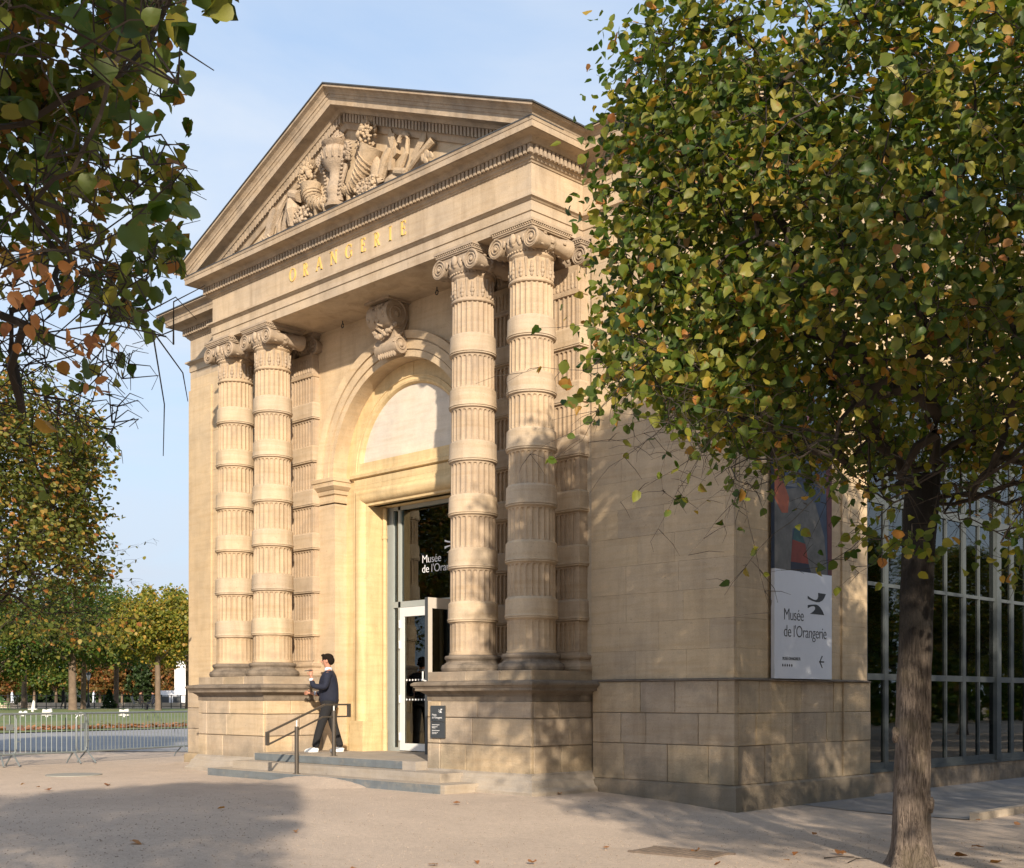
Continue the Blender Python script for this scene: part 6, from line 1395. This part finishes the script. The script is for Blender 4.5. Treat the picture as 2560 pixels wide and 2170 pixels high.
for z_ in (0.75, 1.95): b.tube([tuple(Vector((D(-700, 0, 134).x, D(-700, 0, 134).y, z_))), tuple(Vector((D(640, 0, 134).x, D(640, 0, 134).y, z_)))], 0.03, 4)
b.build('rail', iron, fe)
post = None
for k in range(56):
    q = D(-700+24*k, 0, 134); 
    if post is None: post = MB().box(q.x-0.04, q.x+0.04, q.y-0.04, q.y+0.04, 0.4, 2.05).build('post', iron, fe); q0 = q
    else: c_ = post.copy(); C.objects.link(c_); c_.parent = fe; c_.location = (q.x-q0.x, q.y-q0.y, 0)
# clipped hedge mass and railings of the far terrace
b = MB(); rng = np.random.default_rng(77); nl = 9000
uu = rng.uniform(-700, 640, nl); ww = rng.uniform(205, 214, nl); P_ = np.array([tuple(D(a, 0, c)) for a, c in zip(uu, ww)]); P_[:, 2] = rng.uniform(0.3, 7.0, nl)
tip, nrm, side = leaf_frames(nl, rng, P_, np.tile(np.array([0.6, -0.6, 0.3]), (nl, 1)))
me = leaf_mesh('far_woodland', P_, rng.uniform(0.6, 1.3, nl), tip, nrm, side, far_d, rng); o = bpy.data.objects.new('far_woodland', me); C.objects.link(o); o['kind'] = 'stuff'
# lamp
lp = D(221, 0, 138); lz = gz(lp.x, lp.y)
la = thing('street_lamp', 'old-style lamp post with white lantern between the chestnut trunks', 'lamp', (lp.x, lp.y, lz))
b = MB(); b.lathe([(0.22, 0), (0.22, 0.3), (0.14, 0.5), (0.10, 0.9), (0.075, 1.0), (0.06, 3.0), (0.10, 3.05), (0.04, 3.15)], (lp.x, lp.y, lz), 12); b.build('pole', iron, la, 40)
b = MB(); b.lathe([(0.10, 3.15), (0.24, 3.75), (0.20, 3.78)], (lp.x, lp.y, lz), 6); b.build('lantern', lamp_g, la)
b = MB(); b.lathe([(0.30, 3.75), (0.30, 3.80), (0.16, 4.02), (0.06, 4.08), (0.04, 4.2)], (lp.x, lp.y, lz), 6); b.build('cap', iron, la)
# white sculptures on the lawn
def sculpture(u, w, hgt, kind_, label):
    p = D(u, 0, w); z = gz(p.x, p.y)+0.03; t = thing('sculpture', label, 'sculpture', (p.x, p.y, z), YAW, 'white sculptures on the lawn')
    MB().box(-0.22, 0.22, -0.22, 0.22, 0, hgt*0.30).build('plinth', white_s, t, local=True)
    MB().box(-0.85, 0.85, -0.3, 0.3, hgt*0.30, hgt*0.30+0.16).build('slab', white_s, t, local=True)
    b = MB(); h0 = hgt*0.30+0.16
    if kind_ == 'fin': b.prism([(-0.30, h0), (0.38, h0), (0.42, h0+hgt*0.9), (0.18, h0+hgt*1.1), (0.0, h0+hgt*0.9)], lambda x, z_: (x, -0.15, z_), lambda x, z_: (x, 0.15, z_))
    elif kind_ == 'lumps':
        for x_, r_ in ((-0.45, 0.36), (0.4, 0.38), (0.05, 0.2)): b.blob((x_, 0, h0+0.12), (r_, 0.3, r_*0.9), nu=10, nv=7)
    elif kind_ == 'block':
        b.rbox(Vector((-0.3, 0, h0+0.35)), (0.9, 0.5, 0.6), Matrix.Rotation(0.2, 3, 'Y')); b.rbox(Vector((0.45, 0, h0+0.5)), (0.7, 0.4, 0.5), Matrix.Rotation(-0.15, 3, 'Y'))
    else: b.blob((0, 0, h0+0.10), (0.6, 0.3, 0.16), nu=12, nv=6)
    b.build('figure', white_s, t, 40, local=True); t.scale = (0.42, 0.42, 0.5)
sculpture(82, 100, 1.3, 'fin', 'white sculpture with upright fin on a slab')
sculpture(58, 88, 0.7, 'lumps', 'white sculpture of two rounded lumps, low on the lawn')
sculpture(118, 86, 0.9, 'block', 'white sculpture of tilted blocks, widest on the lawn')
sculpture(202, 88, 0.7, 'flat', 'flat white sculpture in front of the chestnut trunks')
sculpture(310, 86, 0.8, 'block', 'white blocky sculpture nearest the museum corner')
# garden chairs
def chair(u, w, mat, label, rz):
    p = D(u, 0, w); z = gz(p.x, p.y)+0.05; t = thing('garden_chair', label, 'chair', (p.x, p.y, z), rz, 'metal chairs on the lawn')
    MB().rbox(Vector((0, 0, 0.52)), (0.62, 0.6, 0.05), Matrix.Rotation(0.12, 3, 'Y')).build('seat', mat, t, local=True)
    MB().rbox(Vector((0.36, 0, 0.86)), (0.05, 0.6, 0.75), Matrix.Rotation(0.35, 3, 'Y')).build('backrest', mat, t, local=True)
    for x_ in (-0.27, 0.3):
        for y_ in (-0.27, 0.27): MB().tube([(x_, y_, 0.52), (x_*1.15, y_*1.1, 0)], 0.022, 6).build('leg', mat, t, local=True)
    for y_ in (-0.31, 0.31): MB().tube([(-0.28, y_, 0.5), (-0.2, y_, 0.74), (0.36, y_, 0.80)], 0.02, 6).build('armrest', mat, t, local=True)
    return t
chair(13, 108, green_m, 'green metal chair, left of the fin sculpture', YAW+math.pi)
chair(32, 110, iron, 'dark metal chair behind the green one', YAW)
chair(342, 110, iron, 'dark chair, left of the seated pair by the yellow chestnut', YAW+math.pi)
chair(372, 111, iron, 'dark chair, right of the seated pair by the yellow chestnut', YAW)
def far_person(u, w, sit, top, leg, label, rz=0.0):
    p = D(u, 0, w); z = gz(p.x, p.y)+0.04; t = thing('person', label, 'person', (p.x, p.y, z), rz)
    t.scale = (K, K, K)
    if sit:
        V_ = [(0, 0, 0.5), (0, 0, 0.8), (0.03, 0, 1.02), (0.02, 0, 1.12), (0.03, 0, 1.24), (0, 0.1, 0.5), (0.42, 0.12, 0.52), (0.45, 0.12, 0.06), (0.58, 0.12, 0.03), (0, -0.1, 0.5), (0.42, -0.12, 0.52), (0.45, -0.12, 0.06), (0.58, -0.12, 0.03), (0.03, 0.2, 1.0), (0.08, 0.24, 0.75), (0.3, 0.16, 0.64), (0.03, -0.2, 1.0), (0.08, -0.24, 0.75), (0.3, -0.16, 0.64)]
    else:
        V_ = [(0, 0, 0.95), (0, 0, 1.2), (0, 0, 1.42), (0, 0, 1.52), (0.02, 0, 1.66), (0, 0.1, 0.9), (0.1, 0.1, 0.5), (0.08, 0.1, 0.06), (0.2, 0.1, 0.03), (0, -0.1, 0.9), (-0.03, -0.1, 0.5), (-0.16, -0.1, 0.08), (-0.04, -0.1, 0.03), (0, 0.2, 1.4), (0.0, 0.24, 1.12), (0.1, 0.22, 0.9), (0, -0.2, 1.4), (0.0, -0.24, 1.12), (0.1, -0.22, 0.9)]
    E2 = [(0, 1), (1, 2), (2, 3), (3, 4), (0, 5), (5, 6), (6, 7), (7, 8), (0, 9), (9, 10), (10, 11), (11, 12), (2, 13), (13, 14), (14, 15), (2, 16), (16, 17), (17, 18)]
    R2 = [0.13, 0.14, 0.12, 0.05, 0.095, 0.085, 0.06, 0.045, 0.035, 0.085, 0.06, 0.045, 0.035, 0.06, 0.045, 0.03, 0.06, 0.045, 0.03]
    bd = skin_mesh('body', V_, E2, R2, top, t, 1)
    hz = V_[4][2]; MB().blob((V_[4][0], 0, hz+0.02), (0.10, 0.085, 0.12), nu=10, nv=7).build('head', skin_m, t, 60, local=True)
    MB().blob((V_[4][0]-0.02, 0, hz+0.07), (0.10, 0.09, 0.09), nu=10, nv=7).build('hair', hair_m, t, 60, local=True)
    return t
far_person(350, 110, True, trouser_m, None, 'person in black seated on the left chair by the yellow chestnut', YAW+math.pi*0.1)
far_person(383, 111, True, navy_m, None, 'person in dark blue seated close to the yellow chestnut trunk', YAW+math.pi)
far_person(158, 118, False, trouser_m, None, 'dark figure standing just left of the thick chestnut trunk', YAW)
for u, mt, lab in ((273, shirt_m, 'walker in pale top beyond the wall, above the cone shrub'), (234, shirt_m, 'walker in pale top beyond the wall, right of the lamp'), (30, shirt_m, 'walker beyond the wall at the left, behind the green chair')):
    far_person(u, 165, False, mt, None, lab, YAW)
# cone shrub
p = D(273, 0, 126); z = gz(p.x, p.y); sh = thing('cone_shrub', 'small dark cone shaped shrub before the stone wall', 'shrub', (p.x, p.y, z))
rng = np.random.default_rng(5); n_ = 700; hh = rng.uniform(0, 1, n_); aa = rng.uniform(0, 6.28, n_); rr_ = (1-hh)*0.75*rng.uniform(0.7, 1.05, n_)
pp = np.stack([rr_*np.cos(aa), rr_*np.sin(aa), 0.1+hh*1.9], 1); oo = np.stack([np.cos(aa), np.sin(aa), np.zeros(n_)+0.3], 1); tip, nrm, side = leaf_frames(n_, rng, pp, oo)
me = leaf_mesh('foliage', pp, rng.uniform(0.14, 0.24, n_), tip, nrm, side, far_d, rng); o = bpy.data.objects.new('foliage', me); C.objects.link(o); o.parent = sh; o['kind'] = 'stuff'
MB().tube([(0, 0, -0.1), (0, 0, 1.2)], [0.06, 0.03], 6).build('stem', bark_far, sh, local=True)
# white building glimpsed beside the museum
p = D(455, 0, 150); wb = thing('white_building', 'low white building glimpsed just left of the museum corner', 'building', (p.x, p.y, 0.4), YAW)
MB().box(-3.2, 9, 0, 10, -0.4, 2.2).build('low_wall', bwhite, wb, local=True); MB().box(-1.2, 9, 1.0, 10, 2.2, 6.2).build('upper_wall', bwhite, wb, local=True)
for k in range(3): MB().box(-2.6+1.5*k, -1.6+1.5*k, -0.05, 0.02, 0.4, 1.5).build('window', plaque_m, wb, local=True)
b = MB(); 
b = thing('lawn_post', 'short dark stake standing at the lawn edge', 'post', on_ground(D(165, 0, 60).x, D(165, 0, 60).y))
MB().box(-0.03, 0.03, -0.03, 0.03, 0, 0.7).build('stake', iron, b, local=True)

# trees and hedge on the far side of the path east of the museum (seen mirrored in the gallery glass)
for k, (x, y) in enumerate(((4.5, 22), (6.0, 31), (4.0, 40), (7.0, 50), (5, 61), (13, 26), (14, 38), (13, 50))):
    t_ = dup(right, (x, y, -0.24), 0.7*k, ('linden mirrored in the gallery glass, number %d from the camera' % (k+1)))
    t_['label'] = ['nearest', 'second', 'third', 'fourth', 'farthest', 'nearest back-row', 'middle back-row', 'farthest back-row'][k]+' linden of the row across the gravel from the glazed gallery'
    t_['group'] = 'lindens across from the glazed gallery'
    for ch in kids(t_):
        if ch.name.startswith('leaf'): bpy.data.objects.remove(ch)

b = None; rng = np.random.default_rng(78); nl = 26000
yy = rng.uniform(-10, 130, nl); xx = rng.uniform(19, 24, nl)+2*np.sin(yy*0.4); P_ = np.stack([xx, yy, rng.uniform(-0.2, 8.5, nl)+1.2*np.sin(yy*0.7)*(rng.random(nl) > 0.5)], 1)
tip, nrm, side = leaf_frames(nl, rng, P_, np.tile(np.array([-0.7, -0.2, 0.3]), (nl, 1)))
me = leaf_mesh('garden_thicket', P_, rng.uniform(0.35, 0.8, nl), tip, nrm, side, far_g, rng); o = bpy.data.objects.new('garden_thicket', me); C.objects.link(o); o['kind'] = 'stuff'
# ================================================================== plan units -> metres
for o in bpy.data.objects:
    if o.parent is None and o.type not in ('CAMERA', 'LIGHT'):
        o.location = o.location*S; o.scale = Vector(o.scale)*S
